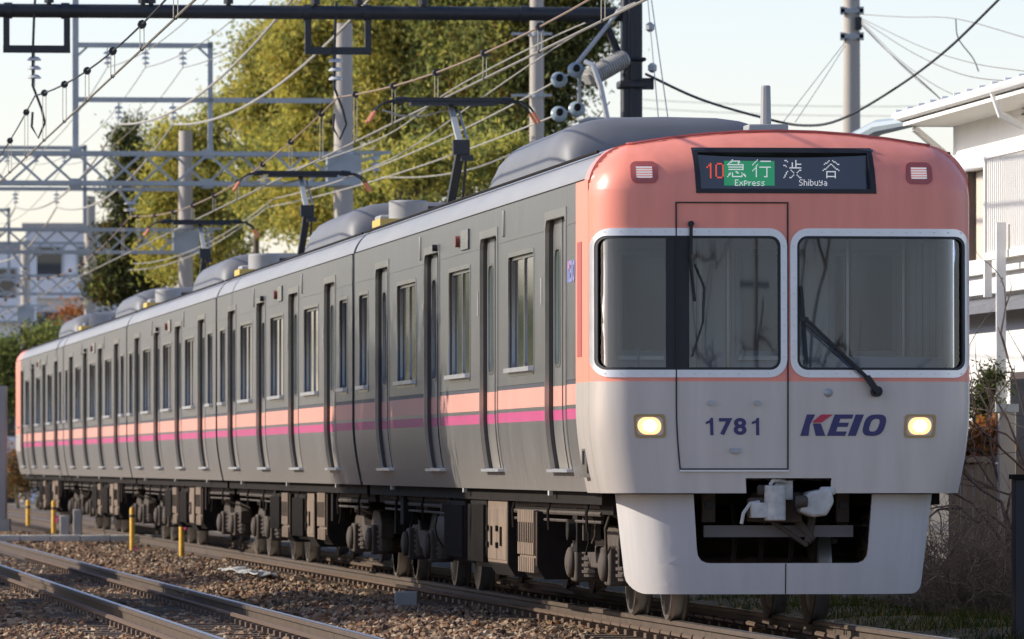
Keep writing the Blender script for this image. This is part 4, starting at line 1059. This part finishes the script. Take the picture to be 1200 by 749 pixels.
e, s = utility_pole(629, 150, 16.5, 11.5, 'pale concrete pole standing against the tree beside the disc insulators')
for y in (40, 112): 
    z = CAMZ + (HY - y) / s + .35
    m = MB(); m.tube([(0, 0, z - .04), (0, 0, z + .04)], .165, 16); m.bar((-.5, -.1, z), (.3, -.1, z), .05); m.build('pole_clamp', M['greysteel'], e)
for i, (pts, r, l) in enumerate((
        ([(1010, 28, 119.8), (1060, 80, 110), (1110, 122, 100), (1150, 152, 91), (1180, 156, 86), (1204, 148, 80)], .007, 'lowest looping service wire from the clamped pole to the white house'),
        ([(1010, 30, 119.8), (1040, 60, 114), (1085, 100, 105), (1130, 140, 96), (1165, 145, 88), (1204, 132, 80)], .009, 'twisted black service cable drooping to the white house wall'),
        ([(1010, 26, 119.8), (1060, 75, 110), (1120, 112, 98), (1204, 128, 80)], .006, 'service wire crossing just under the white house eave'),
        ([(1010, 24, 119.8), (1070, 62, 108), (1130, 88, 96), (1204, 97, 80)], .007, 'service wire meeting the white house gutter'),
        ([(1010, 22, 119.8), (1080, 55, 106), (1140, 74, 95), (1204, 84, 80)], .006, 'upper service wire passing above the white house gutter'),
        ([(1010, 17, 119.8), (1060, 20, 115), (1120, 22, 108), (1204, 45, 98)], .007, 'nearly level thin wire near the top of the clamped pole'),
        ([(1120, 22, 108), (1123, 45, 108), (1140, 68, 108), (1147, 84, 108)], .009, 'short curled wire end hanging in the sky'),
        ([(990, 50, 119.8), (955, 95, 112), (918, 143, 104)], .006, 'thin stay wire falling left from the clamped pole'),
        ([(990, 54, 119.8), (962, 98, 112), (932, 143, 104)], .006, 'second thin stay wire falling left from the clamped pole, steeper one'))):
    wire('service_wire', l, crv([pt(*p) for p in pts]), r, M['wireblk'] if r > .008 else M['wiregrey'], 'wire')
wire('distant_wire', 'upper of two faint level wires in the sky behind the train', sagpts(pt(740, 116, 300), pt(1300, 116, 300), .3), .012, M['wiregrey'], 'wire')
wire('distant_wire', 'lower of two faint level wires in the sky behind the train', sagpts(pt(740, 126, 300), pt(1300, 128, 300), .3), .012, M['wiregrey'], 'wire')

# ------------------------------------------------------------------ plants
def leafmat(name, col, tr=.42):
    m = bpy.data.materials.new(name); m.use_nodes = True; t = m.node_tree; t.nodes.clear(); L = t.links.new
    o = t.nodes.new('ShaderNodeOutputMaterial'); d = t.nodes.new('ShaderNodeBsdfDiffuse'); d.inputs[0].default_value = (*col, 1)
    q = t.nodes.new('ShaderNodeBsdfTranslucent'); q.inputs[0].default_value = (col[0] * 1.1, col[1] * 1.15, col[2] * .8, 1)
    x = t.nodes.new('ShaderNodeMixShader'); x.inputs[0].default_value = tr
    L(d.outputs[0], x.inputs[1]); L(q.outputs[0], x.inputs[2]); L(x.outputs[0], o.inputs[0]); return m
LF = {'yellow': leafmat('yellow green leaf', (.58, .51, .13)), 'gold': leafmat('golden leaf', (.60, .47, .13)), 'olive': leafmat('olive leaf', (.33, .33, .11)), 'green': leafmat('mid green leaf', (.17, .20, .07)),
      'dark': leafmat('dark leaf', (.06, .068, .032)), 'brown': leafmat('brown leaf', (.17, .105, .035)), 'rust': leafmat('dry rust leaf', (.42, .17, .07)), 'grass': leafmat('grass blade', (.04, .058, .018)), 'straw': leafmat('straw', (.2, .15, .07))}
M['bark'] = mat('bark', (.13, .10, .07), .9, noise=.3, nscale=6, bump=.4)
M['twig'] = mat('grey twig', (.16, .125, .095), .9, noise=.2, nscale=12)

def leaves(name, lobes, n, size, mats, wts, parent, seed, sig=.27, per=105, aspect=.32, droop=.5):
    """leaf faces gathered in clumps through the volume of the lobes (centre, radii)"""
    rng = np.random.default_rng(seed)
    vol = np.array([r[0] * r[1] * r[2] for _, r in lobes]) ** .75; vol /= vol.sum()
    nc = max(3, n // per); li = rng.choice(len(lobes), nc, p=vol)
    d = rng.normal(size=(nc, 3)); d /= np.linalg.norm(d, axis=1)[:, None]
    rad = rng.random(nc) ** .42
    cc = np.array([lobes[i][0] for i in li]) + d * rad[:, None] * np.array([lobes[i][1] for i in li])
    ci = rng.integers(0, nc, n); sg = sig * (.6 + .8 * rng.random(nc))
    pos = cc[ci] + rng.normal(size=(n, 3)) * sg[ci][:, None] * np.array([1, 1, .75])
    ax = rng.normal(size=(n, 3)); ax[:, 2] -= droop; ax /= np.linalg.norm(ax, axis=1)[:, None]
    sd = np.cross(ax, rng.normal(size=(n, 3))); sd /= np.linalg.norm(sd, axis=1)[:, None]
    l = size * (.6 + .8 * rng.random(n)); w = l * aspect
    q = np.stack([pos - ax * l[:, None] * .5, pos + sd * w[:, None] * .5, pos + ax * l[:, None] * .5, pos - sd * w[:, None] * .5], 1).reshape(-1, 3)
    me = bpy.data.meshes.new(name)
    me.vertices.add(4 * n); me.vertices.foreach_set('co', q.ravel())
    me.loops.add(4 * n); me.loops.foreach_set('vertex_index', np.arange(4 * n, dtype=np.int32))
    me.polygons.add(n); me.polygons.foreach_set('loop_start', np.arange(0, 4 * n, 4, dtype=np.int32))
    for k in mats: me.materials.append(LF[k])
    wts = np.array(wts) / sum(wts)
    cm = rng.choice(len(mats), nc, p=wts); fm = rng.choice(len(mats), n, p=wts)
    me.polygons.foreach_set('material_index', np.where(rng.random(n) < .62, cm[ci], fm).astype(np.int32))
    me.update(); o = bpy.data.objects.new(name, me); C.objects.link(o)
    if parent: o.parent = parent
    return o

def tree(name, x, Y, lobes_px, n, size, mats, wts, label, seed, cat='tree', group=None, trunk=.16, **kw):
    """lobes_px: (x, y, rx, ry) on the photo at distance Y; trunk from the ground up through them"""
    rng = random.Random(seed); s = FPX / Y
    base = Vector(((x - XC) / s, Y, -.4))
    e = empty(name, base, 0, label, cat, group)
    lob = []
    for lx, ly, rx, ry in lobes_px:
        c = pt(lx, ly, Y + rng.uniform(-1, 1) * rx / s * .8) - base
        lob.append(((c.x, c.y, c.z), (rx / s, rx / s * 1.0, ry / s)))
    top = max(c[2] + r[2] * .6 for c, r in lob)
    m = MB(); k = 7
    pts = [(rng.uniform(-.12, .12) * (i > 0), rng.uniform(-.12, .12) * (i > 0), top * .92 * i / k) for i in range(k + 1)]
    m.tube(pts, [trunk * (1 - .8 * i / k) for i in range(k + 1)], 9)
    for c, r in lob:
        for j in range(4):
            hgt = max(top * .12, min(top * .85, c[2] - r[2] * rng.uniform(.5, 1.3)))
            a = Vector((0, 0, hgt)); b = Vector(c) + Vector((rng.uniform(-.7, .7) * r[0], rng.uniform(-.7, .7) * r[1], rng.uniform(-.1, .8) * r[2]))
            mid = a.lerp(b, .5) + Vector((0, 0, .12 * (b - a).length))
            m.tube([a, mid, b], [trunk * .4, trunk * .22, trunk * .05], 5)
    m.build('trunk', M['bark'], e)
    leaves('crown', lob, n, size, mats, wts, e, seed, **kw)
    return e
Bm, Bw = ('yellow', 'gold', 'olive', 'green', 'dark'), (.40, .20, .25, .12, .03)
Om, Ow = ('olive', 'green', 'dark', 'brown', 'yellow'), (.34, .22, .26, .1, .08)
G = 'trees behind the train'
tree('bamboo_tree', 225, 200, [(225, 195, 38, 45), (195, 235, 32, 45), (250, 250, 45, 45), (230, 300, 60, 40), (205, 165, 22, 25), (262, 150, 26, 40)], 38000, .155, Bm, Bw, 'lower yellow green bamboo clump right of the dark conifer', 11, group=G)
tree('bamboo_tree', 305, 195, [(322, 78, 38, 40), (305, 118, 30, 40), (335, 140, 46, 55), (310, 200, 46, 46), (335, 225, 55, 45), (318, 42, 26, 26), (283, 62, 12, 22), (272, 110, 14, 18)], 40000, .155, Bm, Bw, 'yellow green bamboo tree standing out against the sky beside the square frame', 12, group=G)
tree('bamboo_tree', 375, 188, [(380, 20, 45, 50), (350, 70, 40, 50), (400, 100, 50, 55), (380, 165, 55, 55), (370, 235, 60, 45), (385, -50, 38, 45)], 54000, .155, Bm, Bw, 'tall golden bamboo tree behind the nearest concrete pole', 13, group=G)
tree('bamboo_tree', 465, 182, [(450, 5, 50, 55), (490, 60, 52, 55), (445, 110, 48, 55), (490, 165, 50, 50), (460, 220, 55, 35), (475, -60, 45, 50)], 54000, .155, ('yellow', 'gold', 'olive', 'green', 'dark'), (.24, .16, .3, .18, .12), 'olive and gold bamboo tree behind the front pantograph', 14, group=G)
tree('broadleaf_tree', 550, 176, [(540, 5, 52, 55), (575, 70, 50, 55), (535, 110, 46, 50), (560, 165, 45, 40), (520, 200, 40, 30), (560, -60, 45, 50)], 44000, .165, Om, Ow, 'dark olive tree filling the gap right of the front pantograph', 15, group=G, trunk=.22)
tree('broadleaf_tree', 630, 170, [(620, 10, 48, 50), (662, 45, 42, 46), (612, 80, 42, 45), (650, 105, 34, 36), (612, 145, 38, 40), (600, 190, 42, 28), (640, 165, 18, 22), (690, 20, 22, 40), (640, -50, 50, 45)], 44000, .16, Om, (.28, .22, .36, .1, .04), 'rightmost dark green tree, its edge against the sky by the black column', 16, group=G, trunk=.24)
tree('shrub', 470, 150, [(480, 200, 28, 18), (510, 188, 22, 16), (590, 185, 26, 20), (545, 195, 30, 16)], 9000, .14, ('yellow', 'olive', 'green', 'gold'), (.4, .3, .2, .1), 'low yellowish shrub showing just above the train roof', 17, cat='shrub', trunk=.05)
tree('conifer', 152, 215, [(150, 165, 16, 28), (158, 205, 24, 28), (140, 225, 20, 22), (165, 245, 28, 26), (150, 280, 32, 26), (140, 310, 30, 26), (165, 325, 32, 26), (178, 285, 20, 26), (130, 335, 24, 20)], 30000, .16, ('dark', 'olive', 'brown'), (.72, .16, .12), 'dark ragged conifer left of the yellow bamboo', 18, group=G, sig=.22)
tree('shrub', 22, 235, [(10, 420, 22, 35), (40, 400, 26, 25), (20, 455, 26, 30), (55, 395, 20, 16), (-10, 440, 20, 40)], 9000, .17, ('green', 'olive', 'dark'), (.5, .3, .2), 'green shrub at the tail of the train', 19, cat='shrub', trunk=.06)
tree('maple_tree', 85, 250, [(82, 366, 10, 8), (92, 372, 9, 7)], 380, .2, ('rust', 'brown'), (.8, .2), 'small rust coloured tree in front of the grey gabled house', 20, trunk=.04)
tree('shrub', 30, 200, [(12, 545, 16, 18), (28, 560, 14, 14)], 2500, .13, ('straw', 'brown', 'rust'), (.5, .3, .2), 'dry brown shrub beside the grey cabinet', 21, cat='shrub', trunk=.03)

# right hand side
tree('evergreen_shrub', 1160, 80, [(1158, 455, 14, 22), (1150, 475, 14, 22), (1166, 440, 10, 14), (1152, 500, 12, 16)], 4200, .055, ('dark', 'green'), (.75, .25), 'dark evergreen shrub between the train and the white post', 22, cat='shrub', trunk=.03, sig=.07)
tree('dry_shrub', 1160, 78, [(1158, 510, 22, 22), (1148, 525, 18, 16), (1172, 500, 10, 14)], 3000, .06, ('rust', 'brown', 'straw'), (.6, .25, .15), 'rust coloured dried shrub above the wooden fence', 23, cat='shrub', trunk=.02, sig=.07, aspect=.6)

def twiggy(name, centre, size, n, r, label, cat, seed, mt, up=1.0, seg=5, forks=2):
    rng = random.Random(seed); m = MB()
    e = Vector(centre)
    def grow(p, d, L, rr, lev):
        pts = [p]; q = Vector(p)
        for i in range(seg):
            d = (d + Vector((rng.gauss(0, .25), rng.gauss(0, .25), rng.gauss(-.03, .18)))).normalized()
            q = q + d * L / seg; pts.append(Vector(q))
        m.tube(pts, [rr * (1 - .75 * i / seg) for i in range(seg + 1)], 4, caps=False)
        if lev > 0:
            for k in range(rng.randint(1, 3)):
                b = pts[rng.randint(2, seg)]
                grow(b, (d + Vector((rng.gauss(0, .6), rng.gauss(0, .6), rng.gauss(.1, .5)))).normalized(), L * rng.uniform(.4, .7), rr * .6, lev - 1)
    for i in range(n):
        p = Vector((rng.uniform(-.5, .5) * size[0], rng.uniform(-.5, .5) * size[1], 0))
        d = Vector((rng.gauss(0, .35), rng.gauss(0, .35), up)).normalized()
        grow(p, d, size[2] * rng.uniform(.55, 1.0), r, forks)
    o = m.build(name, mt, ang=0, loc=e); tag(o, label, cat); return o
c = pt(1158, 690, 72); twiggy('bare_hedge', (c.x + .05, 72, -.35), (1.3, 3.0, .98), 620, .008, 'tangled bare hedge in the shade below the wooden fence', 'hedge', 5, M['twig'], .8)
c = pt(1196, 440, 76); twiggy('bare_tree', (c.x, 75.5, .2), (.3, .3, 2.6), 9, .022, 'bare branched young tree before the white house', 'tree', 6, mat('dark twig', (.075, .05, .045), .9), .75, 7, 3)
c = pt(1150, 400, 78); twiggy('bare_shrub', (c.x, 78, 1.3), (.25, .3, 1.2), 4, .012, 'few bare shoots rising over the evergreen shrub', 'shrub', 8, M['twig'], 1.0, 6, 1)

# grass verge
def verge():
    us = np.arange(-12, 60, 1.0); vs = [2.2, 2.7, 3.2, 4.0, 5.0, 7.0, 12, 40]
    zs = [-.30, -.24, -.22, -.26, -.28, -.30, -.30, -.35]
    m = MB(); pts = [trk(u, v, z + .03 * math.sin(u * 1.3 + v)) for u in us for v, z in zip(vs, zs)]; n = len(vs)
    m.add(pts, [(i * n + j, i * n + j + 1, (i + 1) * n + j + 1, (i + 1) * n + j) for i in range(len(us) - 1) for j in range(n - 1)])
    tag(m.build('verge', M['verge'], ang=60), kind='structure')
    rng = np.random.default_rng(9); N = 26000
    u = -9 + 34 * rng.random(N) ** 1.3; v = 2.45 + 3.2 * rng.random(N)
    z = np.interp(v, vs, zs) + .03 * np.sin(u * 1.3 + v)
    x = ORG.x + T.x * u + V.x * v; y = ORG.y + T.y * u + V.y * v
    cl = .5 + .5 * np.sin(u * 2.1 + 3 * np.sin(v * 2.7)); h = (.03 + .10 * rng.random(N)) * (.35 + cl); a = rng.random(N) * 6.283; w = .006
    b = np.stack([x, y, z], 1); dx = np.stack([np.cos(a) * w, np.sin(a) * w, 0 * a], 1); tp = b + np.stack([rng.normal(0, .4, N) * h, rng.normal(0, .4, N) * h, h], 1)
    co = np.stack([b - dx, b + dx, tp], 1).reshape(-1, 3)
    me = bpy.data.meshes.new('grass'); me.vertices.add(3 * N); me.vertices.foreach_set('co', co.ravel()); me.loops.add(3 * N); me.loops.foreach_set('vertex_index', np.arange(3 * N, dtype=np.int32))
    me.polygons.add(N); me.polygons.foreach_set('loop_start', np.arange(0, 3 * N, 3, dtype=np.int32)); me.materials.append(LF['grass']); me.materials.append(LF['straw']); me.polygons.foreach_set('material_index', (rng.random(N) < .18).astype(np.int32)); me.update()
    o = bpy.data.objects.new('grass', me); C.objects.link(o); tag(o, kind='stuff')
verge()

# ------------------------------------------------------------------ house on the right
M['housewhite'] = mat('white house plaster', (.84, .82, .77), .8, noise=.04, nscale=2)
M['housebeige'] = mat('beige house wall', (.60, .52, .42), .85, noise=.05, nscale=2)
M['brownpost'] = mat('brown post', (.075, .05, .04), .6)
M['tile'] = mat('grey tile', (.17, .17, .18), .7, noise=.2, nscale=8)
def house_right():
    # local frame: x across (to the right), y back along the train, origin at the wall's far corner
    b = trk(uY(85), 6.13, -.3); s = FPX / 85
    e = empty('house', b, TH, 'white house with deep eave, balcony screen and brown posts beside the train nose', 'house')
    H = 5.25
    m = MB(); m.box((3.5, -11, 2.2), (7, 22, 4.4)); m.build('lower_wall', M['housewhite'], e)
    m = MB(); m.box((3.5, -11, 4.93), (6.96, 21.96, 1.06)); m.build('upper_wall', M['housewhite'], e)
    m = MB(); m.prism([(-.56, 5.30), (-.56, 5.38), (3.5, 5.62), (7.7, 5.38), (7.7, 5.30), (3.5, 5.5)], -23, .25)
    rf = m.build('roof', M['tile'], e)
    m = MB(); m.box((-.26, -11.4, 5.27), (.60, 23, .04)); m.build('soffit', M['housewhite'], rf)
    m = MB(); m.tube([(-.58, -23, 5.36), (-.58, .3, 5.36)], .055, 10)
    for i in range(28): m.box((-.58, .1 - i * .8, 5.41), (.07, .03, .06))
    m.build('gutter', M['housewhite'], rf)
    m = MB(); m.tube([(-.58, -6.2, 5.34), (-.50, -6.2, 5.1), (-.1, -6.2, 4.9), (-.05, -6.2, 4.4)], .045, 8); m.build('downpipe', M['housewhite'], rf)
    m = MB(); m.box((-.08, -11, 4.78), (.16, 22, .20)); m.build('beam', M['housewhite'], e)
    m = MB(); m.box((-.012, -3.4, 4.17), (.02, 6.4, 1.0)); m.build('recess', M['housebeige'], e)
    for y in (-.9, -1.75):
        m = MB(); m.box((-.07, y, 4.17), (.09, .11, 1.02)); m.build('post', M['brownpost'], e)
    m = MB(); m.box((-.10, -11, 3.60), (.22, 21.8, .16)); m.box((-.06, -11, 3.42), (.12, 21.8, .22)); m.build('balcony_floor', M['housewhite'], e)
    m = MB()
    for z in (3.68, 4.76): m.box((-.30, -6.1, z), (.06, 3.8, .08))
    for i in range(30): m.box((-.30, -4.3 - i * .12, 4.22), (.03, .05, 1.06))
    m.box((-.30, -4.2, 4.0), (.08, .08, 1.5)); m.build('balcony_screen', M['housewhite'], e)
    m = MB(); m.prism([(-.36, 3.16), (0, 3.28), (0, 3.20), (-.36, 3.08)], -22, -.2); m.build('canopy', M['tile'], e)
    for y in (-5.0, -8.2):
        w = MB(); w.box((-.02, y, 1.9), (.06, 1.7, 1.1)); w = w.build('window', M['brownpost'], e)
        g = MB(); g.box((-.052, y, 1.9), (.012, 1.55, .95)); g.build('pane', M['darkglass'], w)
    m = MB(); m.bar((-.45, -.2, 5.22), (0, .1, 4.9), .06); m.build('brace', M['housewhite'], e)
    m = MB(); m.tube([(-1.0, .9, 5.1), (-.75, .45, 5.26), (-.45, -.2, 5.30)], [.10, .09, .06], 10); m.build('barge', mat('blue grey fascia', (.30, .36, .38), .5), rf)
house_right()
p = pt(1173, 470, 80); e = empty('garden_post', (p.x, 80, -.3), 0, 'slim white post carrying the balcony corner of the house', 'post')
m = MB(); m.box((0, 0, 2.0), (.10, .10, 4.0)); m.build('shaft', M['housewhite'], e); m = MB(); m.box((0, 0, .1), (.24, .24, .2)); m.build('foot', M['concrete'], e)
p = pt(1180, 530, 76); e = empty('water_heater', (p.x, 76, -.3), 0, 'small grey meter pillar standing behind the wooden fence', 'pillar')
m = MB(); m.box((0, 0, 1.0), (.17, .17, 2.0)); m.build('body', M['polecon'], e, bev=.01); m = MB(); m.box((0, 0, 2.03), (.22, .22, .08)); m.build('cap', M['greysteel'], e)
e = empty('wooden_fence', trk(uY(77, 5), 4.75, -.3), TH, 'weathered grey plank fence beside the train nose', 'fence')
M['plank'] = mat('weathered plank', (.17, .14, .11), .9, noise=.3, nscale=4, streak=(6, 6, .6))
rnd = random.Random(4)
for i in range(15):
    m = MB(); m.box((i * .125, 0, .75 + rnd.uniform(-.015, .015)), (.119, .02, 1.46)); m.build('plank', M['plank'], e)
m = MB(); m.box((.87, -.03, 1.52), (1.9, .06, .06)); m.build('rail', M['plank'], e); m = MB(); m.box((.87, .03, .5), (1.9, .04, .07)); m.build('rail', M['plank'], e)
p = pt(1189, 749, 62); e = empty('relay_cabinet', (p.x + .3, 62.2, -.35), 0, 'dark grey trackside cabinet cut by the right edge of the photo', 'cabinet')
m = MB(); m.box((0, 0, .70), (.60, .40, 1.40)); m.build('body', mat('dark cabinet paint', (.06, .055, .052), .7), e, bev=.01); m = MB(); m.box((0, 0, 1.42), (.64, .44, .04)); m.build('lid', M['under'], e)
m = MB(); m.tube(crv([trk(3, 2.3, -.22), trk(3.2, 2.6, -.12), trk(3.2, 3.0, -.1), trk(3, 3.5, -.16), trk(2.6, 4.2, -.2)]), .014, 6); tag(m.build('ground_cable', M['wiregrey']), 'thin grey cable looping over the grass in front of the train', 'cable')

# ------------------------------------------------------------------ trackside, left
def marker_post(x, ytop, ybot, Y, label, tape):
    s = FPX / Y; b = pt(x, ybot, Y); h = (ybot - ytop) / s
    e = empty('marker_post', b - Vector((0, 0, .06)), 0, label, 'marker post', 'yellow marker posts')
    m = MB(); m.tube([(0, 0, 0), (0, 0, h + .01), (0, 0, h + .05)], [.040, .040, .030], 12); m.build('shaft', M['yellow'], e)
    m = MB(); m.tube([(0, 0, h - .10), (0, 0, h - .06)], .044, 12); m.build('band', M['brownpost'], e)
    if tape: 
        m = MB(); m.tube([(.03, 0, tape), (.06, -.03, tape - .06), (.05, -.03, tape - .12)], .025, 6); m.build('tape', M['pinktape'], e)
for a in ((33, 585, 612, 136, 'farthest yellow marker post, at the left by the train tail', 0), (63, 586, 621, 130, 'second yellow marker post from the left, pink tape on its side', .30), (155, 594, 648, 117, 'yellow marker post by the pale walkway slab, pink tape at its foot', .16), (213, 600, 655, 110, 'nearest yellow marker post, standing beside the train', .6)): marker_post(*a)
for x, yt, yb, w, Y, l in ((76, 604, 627, 11, 128, 'shorter of two concrete stubs beside the track'), (91, 597, 626, 10, 129, 'taller pale topped concrete stub beside the track'), (476, 693, 708, 27, 72.2, 'small concrete block half buried in the ballast beside the train')):
    s = FPX / Y; b = pt(x, yb, Y); h = (yb - yt) / s; m = MB(); m.box((0, 0, h / 2 - .03), (w / s, .14 if w < 20 else .3, h + .06)); o = m.build('concrete_stub', M['concrete'], bev=.012, loc=b); tag(o, l, 'marker')
m = MB()
for i in range(12): m.box((-.0 + i * .5, 0, 0), (.49, .5, .10))
o = m.build('walkway_slab', mat('pale walkway concrete', (.50, .48, .42), .85, noise=.1, nscale=4), bev=.01, loc=pt(0, 632, 127) + Vector((-2.4, 0, .02))); tag(o, 'pale concrete walkway strip crossing beside the yellow posts', 'walkway')
rr_ = random.Random(2); m = MB(); n_ = 22
pts_ = [trk(33 + 6.0 * i / n_, -1.45 + .25 * k / 3 + rr_.uniform(-.03, .03), -.135 + rr_.uniform(0, .05)) for i in range(n_ + 1) for k in range(4)]
m.add(pts_, [(i * 4 + k, i * 4 + k + 1, i * 4 + 5 + k, i * 4 + 4 + k) for i in range(n_) for k in range(3)])
o = m.build('white_sheet', M['white'], ang=0); sd_ = o.modifiers.new('thick', 'SOLIDIFY'); sd_.thickness = .012
tag(o, 'crumpled white sheet lying beside the train rail', 'sheet')
s = FPX / 150; b = pt(-12, 560, 150); e = empty('signal_cabinet', (b.x, 150, -.3), 0, 'grey metal cabinet at the left edge behind the rails', 'cabinet')
m = MB(); m.box((0, 0, 1.7), (.66, .5, 2.6)); m.build('body', mat('grey cabinet paint light', (.36, .34, .33), .6), e, bev=.01); m = MB(); m.box((0, 0, .2), (.8, .6, .4)); m.build('plinth', M['concrete'], e); m = MB(); m.box((.18, -.255, 1.8), (.03, .02, .2)); m.build('handle', M['greysteel'], e)

# ------------------------------------------------------------------ buildings far off
M['aptwhite'] = mat('apartment plaster', (.68, .68, .68), .85, noise=.04, nscale=1)
M['aptpale'] = mat('pale apartment plaster', (.80, .80, .79), .85)
def building(x0, x1, ytop, Y, label, floors, m_wall, d=9):
    s = FPX / Y; X0, X1 = (x0 - XC) / s, (x1 - XC) / s; H = CAMZ + (HY - ytop) / s + .4
    e = empty('apartment_building', ((X0 + X1) / 2, Y, -.4), 0, label, 'building'); w = X1 - X0
    m = MB(); m.box((0, d / 2, H / 2), (w, d, H)); m.build('wall', m_wall, e)
    m = MB(); m.box((0, d / 2, H + .12), (w + .3, d + .3, .24)); m.build('roof', M['concrete'], e)
    fh = 2.8; n = max(2, int(w / 1.6))
    for f in range(floors):
        z = H - 1.5 - f * fh
        m = MB(); m.box((0, -.35, z - 1.0), (w - .2, .7, 1.0)); m.build('balcony', M['aptpale'], e)
        for i in range(n):
            x = -w / 2 + w * (i + .5) / n
            q = MB(); q.box((x, -.02, z + .1), (w / n * .72, .08, 1.3)); q = q.build('window', M['greysteel'], e)
            g = MB(); g.box((x, -.065, z + .1), (w / n * .62, .012, 1.18)); g.build('pane', M['darkglass'], q)
    return e
building(30, 134, 268, 330, 'grey white apartment block behind the lattice gantries', 5, M['aptwhite'])
building(-70, 27, 292, 310, 'bright white building at the left edge of the photo', 4, M['aptpale'])
s = FPX / 260; X0 = (58 - XC) / s
e = empty('gabled_house', (X0 + 1.15, 260, -.4), 0, 'grey roofed gabled house above the far end of the train', 'house')
m = MB(); m.box((0, 3, 2.4), (2.5, 6, 4.8)); m.prism([(-1.25, 4.8), (1.25, 4.8), (0, 6.1)], 0, 6); m.build('wall', M['aptwhite'], e)
m = MB(); m.prism([(-1.5, 4.5), (0, 6.25), (1.5, 4.5), (1.5, 4.65), (0, 6.42), (-1.5, 4.65)], -.4, 6.4); m.build('roof', M['tile'], e)
q = MB(); q.box((-.3, -.03, 4.2), (1.2, .06, 1.0)); q = q.build('window', M['brownpost'], e); g = MB(); g.box((-.3, -.07, 4.2), (1.0, .02, .85)); g.build('pane', M['darkglass'], q)

# ------------------------------------------------------------------ left of the view: unseen trees added to shade the train and be mirrored
def shade_tree(u, v, z0, z1, ru, rv, label, seed, n=9000):
    b = trk(u, v, -.4); e = empty('broadleaf_tree', b, TH, label, 'tree', 'trees along the far side of the line')
    zc, rz = (z0 + z1) / 2 + .4, (z1 - z0) / 2
    m = MB(); m.tube([(0, 0, 0), (.05, .05, zc * .5), (0, 0, zc + rz * .6)], [.16, .12, .04], 8); m.build('trunk', M['bark'], e)
    leaves('crown', [((0, k * ru * .6, zc), (rv, ru * .5, rz)) for k in (-1, 0, 1)], n, .30, ('olive', 'green', 'dark'), (.3, .4, .3), e, seed, sig=.3)
for a_, l_ in (((19.2, -12, 5.0, 7.45, 5.6, 1.5), 'added tree out of view, its wide flat crown shaped to shade the train side'),
           ((15.5, -9.2, .3, 3.7, 5.6, .9), 'added long bush out of view, nearer of two placed to shade the ballast'),
           ((33.5, -9.0, .3, 3.3, 4.0, .9), 'added short bush out of view, farther of two placed to shade the ballast')):
    shade_tree(*a_, l_, int(abs(a_[0]) * 10), n=26000)
far = None  # unseen belt added so the steel side has dark trees to mirror
for i in range(11):
    u, v = 20 + i * 27, -26 - 4 * (i % 3)
    if far is None:
        shade_tree(u, v, 1.0, 10.5, 9, 4.5, 'tall tree of the belt far left, added unseen for the train side to mirror', 90, n=16000); far = [o for o in bpy.data.objects if o.parent is None and o.get('label', '').startswith('tall tree of the belt')][0]
        far['group'] = 'added belt of unseen trees'
    else:
        c = copy_tree(far); c.location = trk(u, v, -.4); c.rotation_euler.z = TH + .3 * (i % 4); c['label'] = far['label']

# behind the photographer: what the windscreens mirror
e0 = twiggy('bare_tree', (27, -42, -.4), (.6, .6, 9.5), 6, .17, 'bare tree behind the photographer, mirrored dimly in the far windscreen', 'tree', 31, M['bark'], 1.2, 8, 3)
for i, (x, y, h, r) in enumerate(((13, -60, 5.2, 6), (36, -62, 5.8, 7), (23, -75, 5.0, 9), (50, -55, 6.5, 6))):
    shade_tree(uY(y, 0), (x - ORG.x - T.x * uY(y, 0)) / V.x, .5, h, r, r * .6, ['bushy tree behind the photographer, left of the mirrored bare tree', 'bushy tree behind the photographer, right of the mirrored bare tree', 'low bushy tree behind the photographer, farther than the others', 'tallest bushy tree behind the photographer'][i], 300 + i, n=5000)

e0 = twiggy('bare_tree', (17.0, -44, -.4), (.6, .6, 9.5), 5, .13, 'second bare tree behind the photographer, mirrored in the near windscreen', 'tree', 33, M['bark'], 1.2, 8, 3)
e0 = empty('utility_pole', (22.5, -36, -.4), 0, 'utility pole behind the photographer, mirrored in the windscreens', 'utility pole')
m = MB(); m.tube([(0, 0, 0), (0, 0, 12)], [.2, .14], 12); m.build('pole', M['polecon'], e0); m = MB(); m.bar((-1.2, 0, 7.3), (1.2, 0, 7.3), .12); m.build('cross_arm', M['greysteel'], e0)
e0 = twiggy('bare_tree', (31.8, -40, -.4), (.1, .1, 16), 1, .34, 'single stout trunk behind the photographer, mirrored in the far windscreen', 'tree', 12, M['bark'], 5.0, 9, 4)
